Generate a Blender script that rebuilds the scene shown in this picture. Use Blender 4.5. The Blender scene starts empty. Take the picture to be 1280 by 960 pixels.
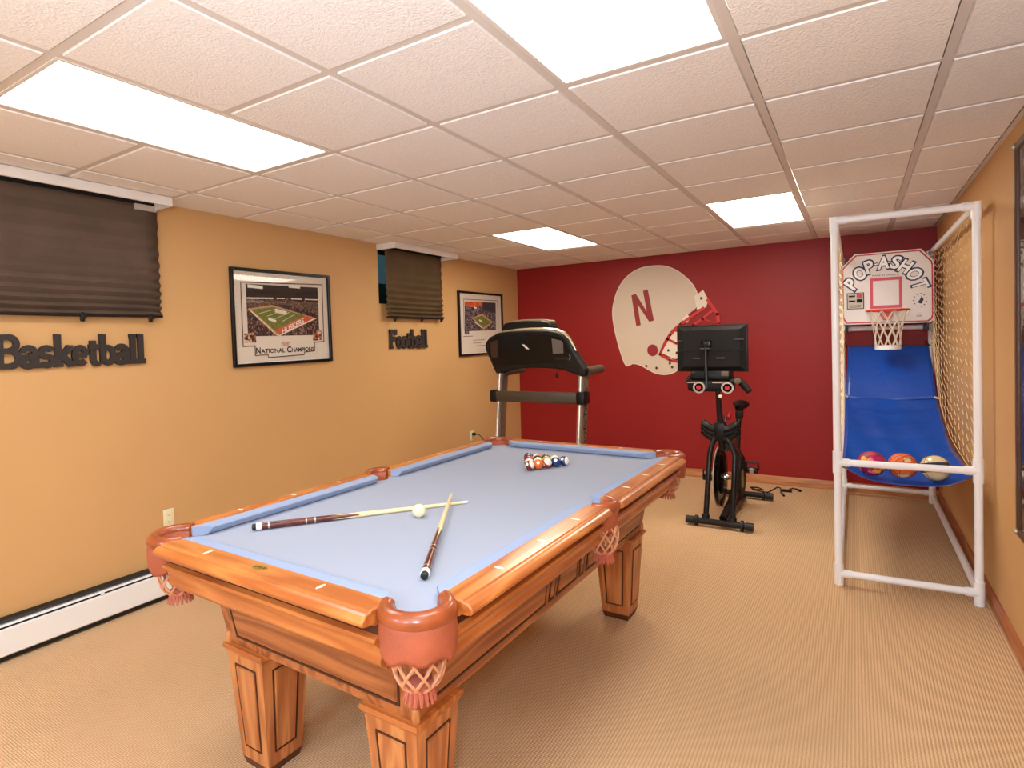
import bpy, bmesh, math, random
from mathutils import Vector, Matrix
random.seed(7)
PI = math.pi
COL = bpy.context.scene.collection
SC = bpy.context.scene

# ------------------------------------------------------------------ camera, world, exposure
XL, XR, YB, YF, H = -3.790, 0.657, 6.969, -3.2, 2.566     # room: left, right, back, front, ceiling
CELL, GX, GY = 0.61, -2.149, 0.8814                       # ceiling grid
cam = bpy.data.cameras.new('camera')
cam.sensor_width = 36.0
cam.lens = 734.14 * 36.0 / 1280.0
cam.shift_x, cam.shift_y = (640 - 591.6) / 1280.0, (446.1 - 480) / 1280.0
cam.clip_start, cam.clip_end = 0.05, 60
cam_ob = bpy.data.objects.new('camera', cam)
COL.objects.link(cam_ob)
_y, _p, _r = -0.576, -0.0238, -0.0281
fw = Vector((math.sin(_y) * math.cos(_p), math.cos(_y) * math.cos(_p), math.sin(_p)))
rt = Vector((math.cos(_y), -math.sin(_y), 0)); up = rt.cross(fw)
rt2 = rt * math.cos(_r) + up * math.sin(_r); up2 = up * math.cos(_r) - rt * math.sin(_r)
cam_ob.matrix_world = Matrix((( rt2.x, up2.x, -fw.x, 0), (rt2.y, up2.y, -fw.y, 0), (rt2.z, up2.z, -fw.z, 1.6007), (0, 0, 0, 1)))
SC.camera = cam_ob
SC.view_settings.view_transform = 'Standard'
SC.view_settings.look = 'None'
SC.view_settings.gamma = 1.0
SC.view_settings.use_curve_mapping = False
SC.view_settings.exposure = 0.86
# lamp tints: warm far, neutral overhead; unseen back pair added as cool fill
LAMP_FAR = ((1.0, 0.93, 0.80, 1), 9.0)
LAMP_NEAR = ((1.0, 0.99, 0.98, 1), 5.0)
LAMP_BACK_FILL = ((0.80, 1.0, 1.25, 1), 18.0)
# flash head behind the viewer, bounced off the ceiling
fl_ = bpy.data.lights.new('bounce_flash', 'AREA'); fl_.shape = 'DISK'; fl_.size = 0.5; fl_.energy = 27; fl_.color = (0.80, 1.0, 1.22)
fl_ob = bpy.data.objects.new('bounce_flash', fl_); COL.objects.link(fl_ob); fl_ob.location = (-0.3, -0.5, 1.55); fl_ob.rotation_euler = (PI - 0.25, 0, 0)
fd_ = bpy.data.lights.new('camera_flash', 'AREA'); fd_.shape = 'DISK'; fd_.size = 0.35; fd_.energy = 16; fd_.color = (0.80, 1.0, 1.22)
fd_ob = bpy.data.objects.new('camera_flash', fd_); COL.objects.link(fd_ob); fd_ob.location = (0.1, -0.35, 1.95)
fd_ob.rotation_euler = (fw + Vector((0.12, 0, -0.10))).to_track_quat('-Z', 'Y').to_euler()
world = bpy.data.worlds.new('daylight'); SC.world = world
world.use_nodes = True
world.node_tree.nodes['Background'].inputs[0].default_value = (0.52, 0.62, 0.66, 1)
world.node_tree.nodes['Background'].inputs[1].default_value = 0.3

# ------------------------------------------------------------------ materials
def lin(c):
    o = []
    for v in c[:3]:
        v = v / 255.0
        o.append(v / 12.92 if v <= 0.04045 else ((v + 0.055) / 1.055) ** 2.4)
    return (*o, 1.0)

def mat(name, rgb, rough=0.5, metal=0.0, spec=0.5, bump=None, var=0.0, varscale=8.0, trans=0.0, coat=0.0, rgb2=None, emit=None):
    m = bpy.data.materials.new(name); m.use_nodes = True
    nt = m.node_tree; b = nt.nodes['Principled BSDF']
    b.inputs['Base Color'].default_value = lin(rgb)
    b.inputs['Roughness'].default_value = rough
    b.inputs['Metallic'].default_value = metal
    b.inputs['Specular IOR Level'].default_value = spec
    b.inputs['Transmission Weight'].default_value = trans
    b.inputs['Coat Weight'].default_value = coat
    b.inputs['Coat Roughness'].default_value = 0.12
    if emit:
        b.inputs['Emission Color'].default_value = emit[0]
        b.inputs['Emission Strength'].default_value = emit[1]
    tc = None
    if var or bump:
        tc = nt.nodes.new('ShaderNodeTexCoord')
    if var:
        n = nt.nodes.new('ShaderNodeTexNoise'); n.inputs['Scale'].default_value = varscale; n.inputs['Detail'].default_value = 4
        nt.links.new(tc.outputs['Object'], n.inputs['Vector'])
        r = nt.nodes.new('ShaderNodeValToRGB')
        a = lin(rgb); c = lin(rgb2) if rgb2 else tuple(x * (1 - var) for x in a[:3]) + (1,)
        r.color_ramp.elements[0].position = 0.35; r.color_ramp.elements[0].color = c
        r.color_ramp.elements[1].position = 0.65; r.color_ramp.elements[1].color = a
        nt.links.new(n.outputs['Fac'], r.inputs['Fac']); nt.links.new(r.outputs['Color'], b.inputs['Base Color'])
    if bump:
        n = nt.nodes.new('ShaderNodeTexNoise'); n.inputs['Scale'].default_value = bump[0]; n.inputs['Detail'].default_value = 3
        nt.links.new(tc.outputs['Object'], n.inputs['Vector'])
        bp = nt.nodes.new('ShaderNodeBump'); bp.inputs['Strength'].default_value = bump[1]; bp.inputs['Distance'].default_value = bump[2]
        nt.links.new(n.outputs['Fac'], bp.inputs['Height']); nt.links.new(bp.outputs['Normal'], b.inputs['Normal'])
    return m

def oak(name, axis, light, dark, rough=0.32, coat=0.35):
    """wood with the grain running along one object axis"""
    m = bpy.data.materials.new(name); m.use_nodes = True
    nt = m.node_tree; b = nt.nodes['Principled BSDF']; L = nt.links.new
    b.inputs['Roughness'].default_value = rough; b.inputs['Coat Weight'].default_value = coat; b.inputs['Coat Roughness'].default_value = 0.15
    tc = nt.nodes.new('ShaderNodeTexCoord')
    def mapped(across, along):
        mp = nt.nodes.new('ShaderNodeMapping'); s = [across] * 3; s[axis] = along
        mp.inputs['Scale'].default_value = s; L(tc.outputs['Object'], mp.inputs['Vector']); return mp
    m1 = mapped(9.0, 0.9)
    rings = nt.nodes.new('ShaderNodeTexNoise'); rings.inputs['Scale'].default_value = 1.0; rings.inputs['Detail'].default_value = 2
    L(m1.outputs['Vector'], rings.inputs['Vector'])
    mul = nt.nodes.new('ShaderNodeMath'); mul.operation = 'MULTIPLY'; mul.inputs[1].default_value = 11.0
    L(rings.outputs['Fac'], mul.inputs[0])
    fr = nt.nodes.new('ShaderNodeMath'); fr.operation = 'PINGPONG'; fr.inputs[1].default_value = 1.0
    L(mul.outputs[0], fr.inputs[0])
    m2 = mapped(170.0, 5.0)
    fine = nt.nodes.new('ShaderNodeTexNoise'); fine.inputs['Scale'].default_value = 1.0; fine.inputs['Detail'].default_value = 3
    L(m2.outputs['Vector'], fine.inputs['Vector'])
    mixv = nt.nodes.new('ShaderNodeMath'); mixv.operation = 'MULTIPLY_ADD'; mixv.inputs[1].default_value = 0.45
    L(fr.outputs[0], mixv.inputs[0])
    f2 = nt.nodes.new('ShaderNodeMath'); f2.operation = 'MULTIPLY'; f2.inputs[1].default_value = 0.3; L(fine.outputs['Fac'], f2.inputs[0])
    L(f2.outputs[0], mixv.inputs[2])
    r = nt.nodes.new('ShaderNodeValToRGB')
    r.color_ramp.elements[0].position = 0.22; r.color_ramp.elements[0].color = lin(dark)
    r.color_ramp.elements[1].position = 0.62; r.color_ramp.elements[1].color = lin(light)
    L(mixv.outputs[0], r.inputs['Fac']); L(r.outputs['Color'], b.inputs['Base Color'])
    bp = nt.nodes.new('ShaderNodeBump'); bp.inputs['Strength'].default_value = 0.12; bp.inputs['Distance'].default_value = 0.002
    L(fine.outputs['Fac'], bp.inputs['Height']); L(bp.outputs['Normal'], b.inputs['Normal'])
    return m

OAKL, OAKD = (214, 134, 66), (176, 96, 42)
M = {}
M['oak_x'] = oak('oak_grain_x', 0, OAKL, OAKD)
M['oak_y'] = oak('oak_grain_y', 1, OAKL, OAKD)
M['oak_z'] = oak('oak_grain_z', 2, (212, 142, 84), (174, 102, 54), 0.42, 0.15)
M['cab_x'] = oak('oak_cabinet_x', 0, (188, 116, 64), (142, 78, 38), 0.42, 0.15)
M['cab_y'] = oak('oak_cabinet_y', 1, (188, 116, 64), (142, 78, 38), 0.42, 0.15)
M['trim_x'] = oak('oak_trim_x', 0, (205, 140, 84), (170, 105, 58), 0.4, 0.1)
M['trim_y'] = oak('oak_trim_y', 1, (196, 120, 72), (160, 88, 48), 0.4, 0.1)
M['felt'] = mat('bluer_cushion_felt', (152, 167, 195), 0.95, spec=0.15, bump=(420, 0.08, 0.001))
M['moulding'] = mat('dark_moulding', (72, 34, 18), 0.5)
M['foot'] = mat('dark_foot', (88, 46, 22), 0.5)
M['cloth'] = mat('blue_felt', (162, 169, 185), 0.95, spec=0.15, bump=(420, 0.08, 0.001))
M['leather'] = mat('pocket_leather', (190, 98, 66), 0.5, bump=(420, 0.8, 0.003), var=0.22, varscale=9)
M['leather_smooth'] = mat('rim_leather', (170, 84, 44), 0.28, var=0.3, varscale=12, coat=0.3)
M['thong'] = mat('leather_thong', (216, 152, 112), 0.6)
M['cuff'] = mat('leather_cuff', (188, 100, 80), 0.6)
M['pearl'] = mat('pearl_inlay', (250, 240, 215), 0.25)
M['brass'] = mat('brass_plate', (176, 150, 60), 0.35, metal=0.6)
M['brass_dark'] = mat('brass_engraving', (110, 90, 30), 0.5, metal=0.3)
M['wall_tan'] = mat('tan_wall_paint', (211, 166, 110), 0.6, spec=0.3, bump=(90, 0.05, 0.002), var=0.03, varscale=1.2)
M['wall_red'] = mat('red_wall_paint', (150, 27, 24), 0.5, spec=0.35, bump=(90, 0.06, 0.002))
M['white_paint'] = mat('white_paint', (236, 230, 224), 0.45)
M['tile'] = mat('ceiling_tile', (246, 240, 234), 0.95, spec=0.1, bump=(110, 0.7, 0.006), var=0.07, varscale=160)
M['tbar'] = mat('ceiling_grid', (216, 206, 196), 0.5)
M['lampframe'] = mat('lamp_frame', (225, 218, 208), 0.4)
M['diffuser_far'] = mat('lit_diffuser_warm', (255, 255, 255), 0.5, emit=LAMP_FAR)
M['diffuser_near'] = mat('lit_diffuser_neutral', (255, 255, 255), 0.5, emit=LAMP_NEAR)
M['diffuser_back'] = mat('lit_diffuser_cool_fill', (255, 255, 255), 0.5, emit=LAMP_BACK_FILL)
M['shade'] = mat('brown_pleated_paper', (100, 82, 70), 0.8, spec=0.25, var=0.2, varscale=5, bump=(60, 0.15, 0.003))
M['shade_green'] = mat('olive_pleated_paper', (98, 78, 52), 0.7, spec=0.3, var=0.2, varscale=5)
M['black'] = mat('black_plastic', (20, 18, 17), 0.4, spec=0.3)
M['black_gloss'] = mat('black_gloss', (14, 11, 10), 0.15, spec=0.3)
M['black_matte'] = mat('black_matte', (25, 22, 21), 0.6, spec=0.25)
M['black_metal'] = mat('black_metal', (24, 23, 24), 0.3, metal=0.2)
M['grey_dark'] = mat('dark_grey_plastic', (58, 50, 44), 0.5)
M['olive_grey'] = mat('olive_grey_plastic', (74, 66, 52), 0.4)
M['silver'] = mat('silver_paint', (196, 186, 172), 0.28, metal=0.7)
M['gold_silver'] = mat('champagne_silver', (186, 172, 140), 0.3, metal=0.6)
M['taupe'] = mat('taupe_paint', (112, 92, 76), 0.45)
M['chrome'] = mat('chrome', (210, 205, 200), 0.15, metal=1.0)
M['red_plastic'] = mat('red_plastic', (205, 30, 30), 0.4)
M['sign'] = mat('black_sign_wood', (44, 36, 32), 0.6)
M['frame_black'] = mat('black_frame', (18, 12, 11), 0.3, spec=0.25)
M['mat_board'] = mat('cream_mat_board', (226, 214, 196), 0.9)
M['mat_white'] = mat('white_bevel', (245, 240, 232), 0.8)
M['ink_black'] = mat('ink_black', (24, 18, 16), 0.9)
M['ink_red'] = mat('ink_red', (196, 60, 50), 0.9)
M['ink_line'] = mat('ink_maroon', (92, 40, 34), 0.9)
M['turf'] = mat('printed_turf', (104, 112, 34), 0.9, var=0.25, varscale=40, rgb2=(126, 126, 52))
M['print_orange'] = mat('printed_orange', (205, 92, 52), 0.9)
M['print_sand'] = mat('printed_sand', (196, 150, 108), 0.9)
M['print_night'] = mat('printed_night', (52, 42, 36), 0.9)
M['print_dusk'] = mat('printed_dusk', (52, 50, 54), 0.9)
M['print_sunset'] = mat('printed_sunset', (226, 120, 60), 0.9, var=0.5, varscale=9, rgb2=(200, 56, 30))
M['print_white'] = mat('printed_white', (238, 230, 214), 0.9)
M['ivory'] = mat('ivory_plastic', (236, 226, 188), 0.4)
M['heater'] = mat('heater_enamel', (238, 236, 232), 0.35)
M['heater_black'] = mat('heater_slot', (14, 13, 13), 0.5)
M['pvc'] = mat('white_pvc', (250, 249, 248), 0.28, coat=0.2)
M['vinyl'] = mat('blue_vinyl', (18, 76, 176), 0.3, coat=0.25, bump=(7, 0.25, 0.03))
M['net'] = mat('beige_net', (226, 200, 158), 0.8)
M['netw'] = mat('white_net', (232, 220, 196), 0.7)
M['board'] = mat('white_backboard', (232, 222, 212), 0.3)
M['board_red'] = mat('backboard_red', (196, 30, 38), 0.35)
M['board_pink'] = mat('backboard_target', (214, 70, 90), 0.4)
M['letter_white'] = mat('letter_white', (255, 253, 250), 0.4)
M['navy'] = mat('navy_ink', (34, 32, 74), 0.5)
M['rim'] = mat('orange_rim', (226, 72, 34), 0.35)
M['cream_ball'] = mat('cream_ball', (226, 200, 150), 0.45)
M['helmet'] = mat('helmet_print', (222, 202, 178), 0.55, var=0.04, varscale=3)
M['helmet_edge'] = mat('helmet_edge', (240, 226, 206), 0.6)
M['helmet_red'] = mat('helmet_red', (150, 22, 22), 0.5)
M['mask_red'] = mat('mask_red', (206, 38, 30), 0.45)
M['maple'] = mat('maple_shaft', (240, 220, 165), 0.3, coat=0.3)
M['cue_wood'] = mat('cue_butt', (104, 40, 30), 0.22, coat=0.5, var=0.4, varscale=40)
M['rubber'] = mat('rubber', (18, 20, 22), 0.5)
M['white_gloss'] = mat('white_gloss', (246, 242, 234), 0.2, coat=0.4)
M['glass'] = None

def glass(name, tint=(255, 255, 255), rough=0.02):
    m = bpy.data.materials.new(name); m.use_nodes = True
    nt = m.node_tree; nt.nodes.remove(nt.nodes['Principled BSDF'])
    out = nt.nodes['Material Output']
    t = nt.nodes.new('ShaderNodeBsdfTransparent'); t.inputs[0].default_value = lin(tint)
    g = nt.nodes.new('ShaderNodeBsdfGlossy'); g.inputs['Roughness'].default_value = rough
    fr = nt.nodes.new('ShaderNodeFresnel'); fr.inputs['IOR'].default_value = 1.5
    mx = nt.nodes.new('ShaderNodeMixShader')
    gm = nt.nodes.new('ShaderNodeNewGeometry'); fl = nt.nodes.new('ShaderNodeMath'); fl.operation = 'SUBTRACT'; fl.inputs[0].default_value = 1.0
    nt.links.new(gm.outputs['Backfacing'], fl.inputs[1]); ml = nt.nodes.new('ShaderNodeMath'); ml.operation = 'MULTIPLY'
    nt.links.new(fr.outputs[0], ml.inputs[0]); nt.links.new(fl.outputs[0], ml.inputs[1])       # only the entering side mirrors
    nt.links.new(ml.outputs[0], mx.inputs[0]); nt.links.new(t.outputs[0], mx.inputs[1]); nt.links.new(g.outputs[0], mx.inputs[2])
    nt.links.new(mx.outputs[0], out.inputs['Surface'])
    return m
M['glass'] = glass('picture_glass')
M['window_glass'] = glass('window_glass', (150, 175, 180))

def carpet_mat():
    m = mat('berber_carpet', (207, 166, 120), 1.0, spec=0.05)
    nt = m.node_tree; b = nt.nodes['Principled BSDF']; L = nt.links.new
    tc = nt.nodes.new('ShaderNodeTexCoord')
    wx = nt.nodes.new('ShaderNodeTexWave'); wx.bands_direction = 'X'; wx.inputs['Scale'].default_value = 24.0
    wx.inputs['Distortion'].default_value = 0.6; wx.inputs['Detail'].default_value = 1; wx.inputs['Detail Scale'].default_value = 3
    wy = nt.nodes.new('ShaderNodeTexWave'); wy.bands_direction = 'Y'; wy.inputs['Scale'].default_value = 33.0
    wy.inputs['Distortion'].default_value = 1.5; wy.inputs['Detail'].default_value = 1; wy.inputs['Detail Scale'].default_value = 4
    nz = nt.nodes.new('ShaderNodeTexNoise'); nz.inputs['Scale'].default_value = 260; nz.inputs['Detail'].default_value = 2
    for n in (wx, wy, nz): L(tc.outputs['Object'], n.inputs['Vector'])
    a = nt.nodes.new('ShaderNodeMath'); a.operation = 'MULTIPLY_ADD'; a.inputs[1].default_value = 0.5
    L(wy.outputs['Fac'], a.inputs[0]); L(wx.outputs['Fac'], a.inputs[2])
    a2 = nt.nodes.new('ShaderNodeMath'); a2.operation = 'MULTIPLY_ADD'; a2.inputs[1].default_value = 0.3
    L(nz.outputs['Fac'], a2.inputs[0]); L(a.outputs[0], a2.inputs[2])
    bp = nt.nodes.new('ShaderNodeBump'); bp.inputs['Strength'].default_value = 0.7; bp.inputs['Distance'].default_value = 0.004
    L(a2.outputs[0], bp.inputs['Height']); L(bp.outputs['Normal'], b.inputs['Normal'])
    r = nt.nodes.new('ShaderNodeValToRGB')
    r.color_ramp.elements[0].position = 0.2; r.color_ramp.elements[0].color = lin((204, 163, 120))
    r.color_ramp.elements[1].position = 1.5 / 2; r.color_ramp.elements[1].color = lin((232, 196, 154))
    dv = nt.nodes.new('ShaderNodeMath'); dv.operation = 'DIVIDE'; dv.inputs[1].default_value = 2.1
    L(a2.outputs[0], dv.inputs[0]); L(dv.outputs[0], r.inputs['Fac']); L(r.outputs['Color'], b.inputs['Base Color'])
    return m
M['carpet'] = carpet_mat()

def speckle(name, cols, scale, rough=0.9):
    """printed crowd: small random cells of a few colours"""
    m = bpy.data.materials.new(name); m.use_nodes = True
    nt = m.node_tree; b = nt.nodes['Principled BSDF']; L = nt.links.new
    b.inputs['Roughness'].default_value = rough
    tc = nt.nodes.new('ShaderNodeTexCoord'); v = nt.nodes.new('ShaderNodeTexVoronoi'); v.inputs['Scale'].default_value = scale
    L(tc.outputs['Object'], v.inputs['Vector'])
    sp = nt.nodes.new('ShaderNodeSeparateColor'); L(v.outputs['Color'], sp.inputs[0])
    r = nt.nodes.new('ShaderNodeValToRGB'); r.color_ramp.interpolation = 'CONSTANT'
    while len(r.color_ramp.elements) < len(cols): r.color_ramp.elements.new(0.5)
    for i, c in enumerate(cols):
        r.color_ramp.elements[i].position = i / len(cols); r.color_ramp.elements[i].color = lin(c)
    L(sp.outputs[0], r.inputs['Fac']); L(r.outputs['Color'], b.inputs['Base Color'])
    return m
M['crowd'] = speckle('printed_crowd', [(34, 26, 24), (60, 44, 38), (92, 62, 52), (40, 32, 34), (150, 112, 96), (70, 40, 36)], 90)
M['crowd_far'] = speckle('printed_far_crowd', [(66, 50, 42), (112, 84, 66), (80, 58, 48), (140, 108, 84)], 110)
M['crowd_blue'] = speckle('printed_evening_crowd', [(40, 36, 40), (70, 60, 66), (104, 92, 100), (50, 40, 40), (150, 140, 140)], 80)
M['splash'] = speckle('splash_ball', [(196, 40, 90), (150, 30, 90), (220, 60, 80), (236, 190, 60), (170, 40, 100), (240, 120, 150)], 34, 0.45)
M['inset'] = speckle('printed_inset', [(190, 120, 80), (120, 60, 40), (226, 190, 160), (60, 36, 30)], 70)

def wedge(name, base, stripe, half, axis=2):
    """pool ball: a coloured band about one axis on white (or solid)"""
    m = mat(name, base, 0.08, coat=0.5)
    nt = m.node_tree; b = nt.nodes['Principled BSDF']; L = nt.links.new
    tc = nt.nodes.new('ShaderNodeTexCoord'); s = nt.nodes.new('ShaderNodeSeparateXYZ'); L(tc.outputs['Object'], s.inputs[0])
    ab = nt.nodes.new('ShaderNodeMath'); ab.operation = 'ABSOLUTE'; L(s.outputs[axis], ab.inputs[0])
    lt = nt.nodes.new('ShaderNodeMath'); lt.operation = 'LESS_THAN'; lt.inputs[1].default_value = half; L(ab.outputs[0], lt.inputs[0])
    mx = nt.nodes.new('ShaderNodeMix'); mx.data_type = 'RGBA'
    L(lt.outputs[0], mx.inputs[0]); mx.inputs[6].default_value = lin(base); mx.inputs[7].default_value = lin(stripe)
    L(mx.outputs[2], b.inputs['Base Color'])
    return m

# ------------------------------------------------------------------ mesh helpers
def V(*a): return Vector(a)

class MB:
    def __init__(s): s.bm = bmesh.new()
    def poly(s, pts):
        vs = [s.bm.verts.new(p) for p in pts]
        try: return s.bm.faces.new(vs)
        except ValueError: return None
    def box(s, lo, hi, bevel=0.0, seg=1, m=None):
        lo, hi = Vector(lo), Vector(hi); c = (lo + hi) / 2; d = hi - lo
        mm = Matrix.Translation(c) @ Matrix.Diagonal((d.x, d.y, d.z, 1))
        r = bmesh.ops.create_cube(s.bm, size=1.0, matrix=mm)
        vs = r['verts']
        if bevel > 0:
            es = list({e for v in vs for e in v.link_edges})
            rb = bmesh.ops.bevel(s.bm, geom=es, offset=bevel, segments=seg, affect='EDGES', profile=0.5)
            vs = list({v for f in rb['faces'] for v in f.verts} | {v for v in vs if v.is_valid})
        if m is not None: bmesh.ops.transform(s.bm, matrix=m, verts=[v for v in vs if v.is_valid])
        return s
    def hexa(s, b4, t4):
        """solid from 4 bottom and 4 top corners in the same turning order (ccw from above)"""
        vb = [s.bm.verts.new(p) for p in b4]; vt = [s.bm.verts.new(p) for p in t4]
        s.bm.faces.new(vb[::-1]); s.bm.faces.new(vt)
        for i in range(4):
            j = (i + 1) % 4; s.bm.faces.new((vb[i], vb[j], vt[j], vt[i]))
        return s
    def prism(s, pts3, n, depth):
        """polygon (3D points) pushed along n by depth, capped"""
        n = Vector(n).normalized(); a = [s.bm.verts.new(p) for p in pts3]; b = [s.bm.verts.new(Vector(p) + n * depth) for p in pts3]
        k = len(a)
        s.bm.faces.new(a[::-1]); s.bm.faces.new(b)
        for i in range(k):
            j = (i + 1) % k; s.bm.faces.new((a[i], a[j], b[j], b[i]))
        return s
    def tube(s, path, r, n=8, closed=False, caps=True):
        path = [Vector(p) for p in path]; k = len(path)
        rr = r if isinstance(r, (list, tuple)) else [r] * k
        rings = []; prev = None
        for i, p in enumerate(path):
            if closed: t = (path[(i + 1) % k] - path[i - 1])
            else: t = (path[min(i + 1, k - 1)] - path[max(i - 1, 0)])
            if t.length < 1e-9: t = V(0, 0, 1)
            t.normalize()
            if prev is None:
                a = t.orthogonal().normalized()
            else:
                a = prev - t * prev.dot(t)
                if a.length < 1e-6: a = t.orthogonal()
                a.normalize()
            prev = a; b = t.cross(a)
            rings.append([s.bm.verts.new(p + (a * math.cos(2 * PI * j / n) + b * math.sin(2 * PI * j / n)) * rr[i]) for j in range(n)])
        m = k if closed else k - 1
        for i in range(m):
            A, B = rings[i], rings[(i + 1) % k]
            for j in range(n):
                q = (j + 1) % n; s.bm.faces.new((A[j], A[q], B[q], B[j]))
        if caps and not closed:
            s.bm.faces.new(rings[0][::-1]); s.bm.faces.new(rings[-1])
        return s
    def lathe(s, prof, origin=(0, 0, 0), axis='Z', n=24, m=None):
        """prof: list of (r, h) along the axis"""
        o = Vector(origin); rings = []
        for r, h in prof:
            ring = []
            for j in range(n):
                c, d = r * math.cos(2 * PI * j / n), r * math.sin(2 * PI * j / n)
                p = V(c, d, h) if axis == 'Z' else (V(h, c, d) if axis == 'X' else V(d, h, c))
                p = (m @ p if m is not None else p) + o
                ring.append(s.bm.verts.new(p))
            rings.append(ring)
        for A, B in zip(rings, rings[1:]):
            for j in range(n):
                q = (j + 1) % n; s.bm.faces.new((A[j], A[q], B[q], B[j]))
        s.bm.faces.new(rings[0][::-1]); s.bm.faces.new(rings[-1])
        return s
    def sphere(s, c, r, u=24, v=14, sc=(1, 1, 1)):
        bmesh.ops.create_uvsphere(s.bm, u_segments=u, v_segments=v, radius=1.0,
                                  matrix=Matrix.Translation(c) @ Matrix.Diagonal((r * sc[0], r * sc[1], r * sc[2], 1)))
        return s
    def grid(s, fn, nu, nv):
        vs = [[s.bm.verts.new(fn(i / nu, j / nv)) for j in range(nv + 1)] for i in range(nu + 1)]
        for i in range(nu):
            for j in range(nv):
                s.bm.faces.new((vs[i][j], vs[i + 1][j], vs[i + 1][j + 1], vs[i][j + 1]))
        return s
    def sweep(s, prof, a, b, out, upv=(0, 0, 1), k0=0.0, k1=0.0):
        """section (o, z) swept from a to b; each end is mitred by k * o"""
        a, b, out, upv = Vector(a), Vector(b), Vector(out), Vector(upv); d = (b - a).normalized()
        A = [s.bm.verts.new(a + out * o + upv * z + d * (k0 * o)) for o, z in prof]
        B = [s.bm.verts.new(b + out * o + upv * z - d * (k1 * o)) for o, z in prof]
        n = len(prof)
        for i in range(n):
            j = (i + 1) % n; s.bm.faces.new((A[i], A[j], B[j], B[i]))
        s.bm.faces.new(A[::-1]); s.bm.faces.new(B)
        return s
    def mesh(s, name, smooth=True, angle=35):
        bmesh.ops.recalc_face_normals(s.bm, faces=s.bm.faces[:])
        me = bpy.data.meshes.new(name); s.bm.to_mesh(me); s.bm.free()
        if smooth:
            me.polygons.foreach_set('use_smooth', [True] * len(me.polygons))
            me.set_sharp_from_angle(angle=math.radians(angle))
        return me
    def build(s, name, material, parent=None, smooth=True, angle=35, loc=None):
        return link(name, s.mesh(name, smooth, angle), material, parent, loc)

def link(name, me, material, parent=None, loc=None):
    ob = bpy.data.objects.new(name, me)
    if material is not None and len(me.materials) == 0: me.materials.append(material)
    COL.objects.link(ob)
    if parent is not None: ob.parent = parent
    if loc is not None: ob.location = loc
    return ob

def thing(name, label, cat, loc=(0, 0, 0), rot=0.0, group=None):
    o = bpy.data.objects.new(name, None); COL.objects.link(o); o.empty_display_size = 0.1
    o.location = loc; o.rotation_euler = (0, 0, rot)
    return tag(o, label, cat, group)
def tag(o, label, cat=None, group=None, kind=None):
    if label: o['label'] = label
    if cat: o['category'] = cat
    if group: o['group'] = group
    if kind: o['kind'] = kind
    return o
def struct(o, label=None):
    o['kind'] = 'structure'
    if label: o['label'] = label
    return o

def text_mesh(body, size=1.0, extrude=0.0, offset=0.0, align='CENTER', shear=0.0, spacing=1.0):
    cu = bpy.data.curves.new('text', 'FONT'); cu.body = body; cu.size = size; cu.extrude = extrude; cu.offset = offset
    cu.align_x = align; cu.align_y = 'CENTER'; cu.shear = shear; cu.space_character = spacing; cu.resolution_u = 3
    ob = bpy.data.objects.new('text', cu); COL.objects.link(ob)
    dg = bpy.context.evaluated_depsgraph_get(); dg.update()
    me = bpy.data.meshes.new_from_object(ob.evaluated_get(dg))
    bpy.data.objects.remove(ob); bpy.data.curves.remove(cu)
    me.materials.clear()
    return me
def place_mesh(me, origin, u, v):
    """lay a mesh made in the XY plane into the plane of u and v"""
    u, v = Vector(u).normalized(), Vector(v).normalized(); n = u.cross(v)
    me.transform(Matrix(((u.x, v.x, n.x, origin[0]), (u.y, v.y, n.y, origin[1]), (u.z, v.z, n.z, origin[2]), (0, 0, 0, 1))))
    return me
def fit_mesh(me, w=None, h=None):
    xs = [v.co.x for v in me.vertices]; ys = [v.co.y for v in me.vertices]
    sx = w / (max(xs) - min(xs)) if w else 1; sy = h / (max(ys) - min(ys)) if h else sx
    cx, cy = (max(xs) + min(xs)) / 2, (max(ys) + min(ys)) / 2
    me.transform(Matrix.Diagonal((sx, sy, 1, 1)) @ Matrix.Translation((-cx, -cy, 0)))
    return me

# ------------------------------------------------------------------ room shell
def wall_with_holes(x, y0, y1, z0, z1, holes, thick):
    """left wall as slabs around window openings (ya, yb, za, zb)"""
    mb = MB(); ys = sorted(holes); cur = y0
    for ya, yb, za, zb in ys:
        mb.box((x - thick, cur, z0), (x, ya, z1)); mb.box((x - thick, ya, z0), (x, yb, za))
        if zb < z1: mb.box((x - thick, ya, zb), (x, yb, z1))
        cur = yb
    mb.box((x - thick, cur, z0), (x, y1, z1))
    return mb
ZT = H + 0.25
WIN = [(0.92, 2.07, 2.0, H - .045), (4.215, 5.19, 2.0, H - .045)]
struct(MB().box((XL - .2, YF - .2, -0.12), (XR + .2, YB + .2, 0)).build('floor', M['carpet'], smooth=False), 'tan looped carpet covering the whole floor')
struct(wall_with_holes(XL, YF, YB, 0, ZT, WIN, 0.2).build('wall_left', M['wall_tan'], smooth=False), 'tan painted wall with two high shaded windows')
struct(MB().box((XL - .2, YB, 0), (XR + .2, YB + .2, ZT)).build('wall_back', M['wall_red'], smooth=False), 'dark red accent wall at the far end')
struct(MB().box((XR, YF, 0), (XR + .2, YB, ZT)).build('wall_right', M['wall_tan'], smooth=False), 'tan painted wall behind the arcade hoop')
struct(MB().box((XL - .2, YF - .2, 0), (XR + .2, YF, ZT)).build('wall_front', M['white_paint'], smooth=False), 'white painted wall behind the viewer')
bb = [(0, 0), (0.014, 0), (0.014, 0.075), (0.009, 0.088), (0, 0.092)]
struct(MB().sweep(bb, (XL, YB, 0), (XR, YB, 0), (0, -1, 0)).build('baseboard_back', M['trim_x']), 'oak baseboard along the red wall')
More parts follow.
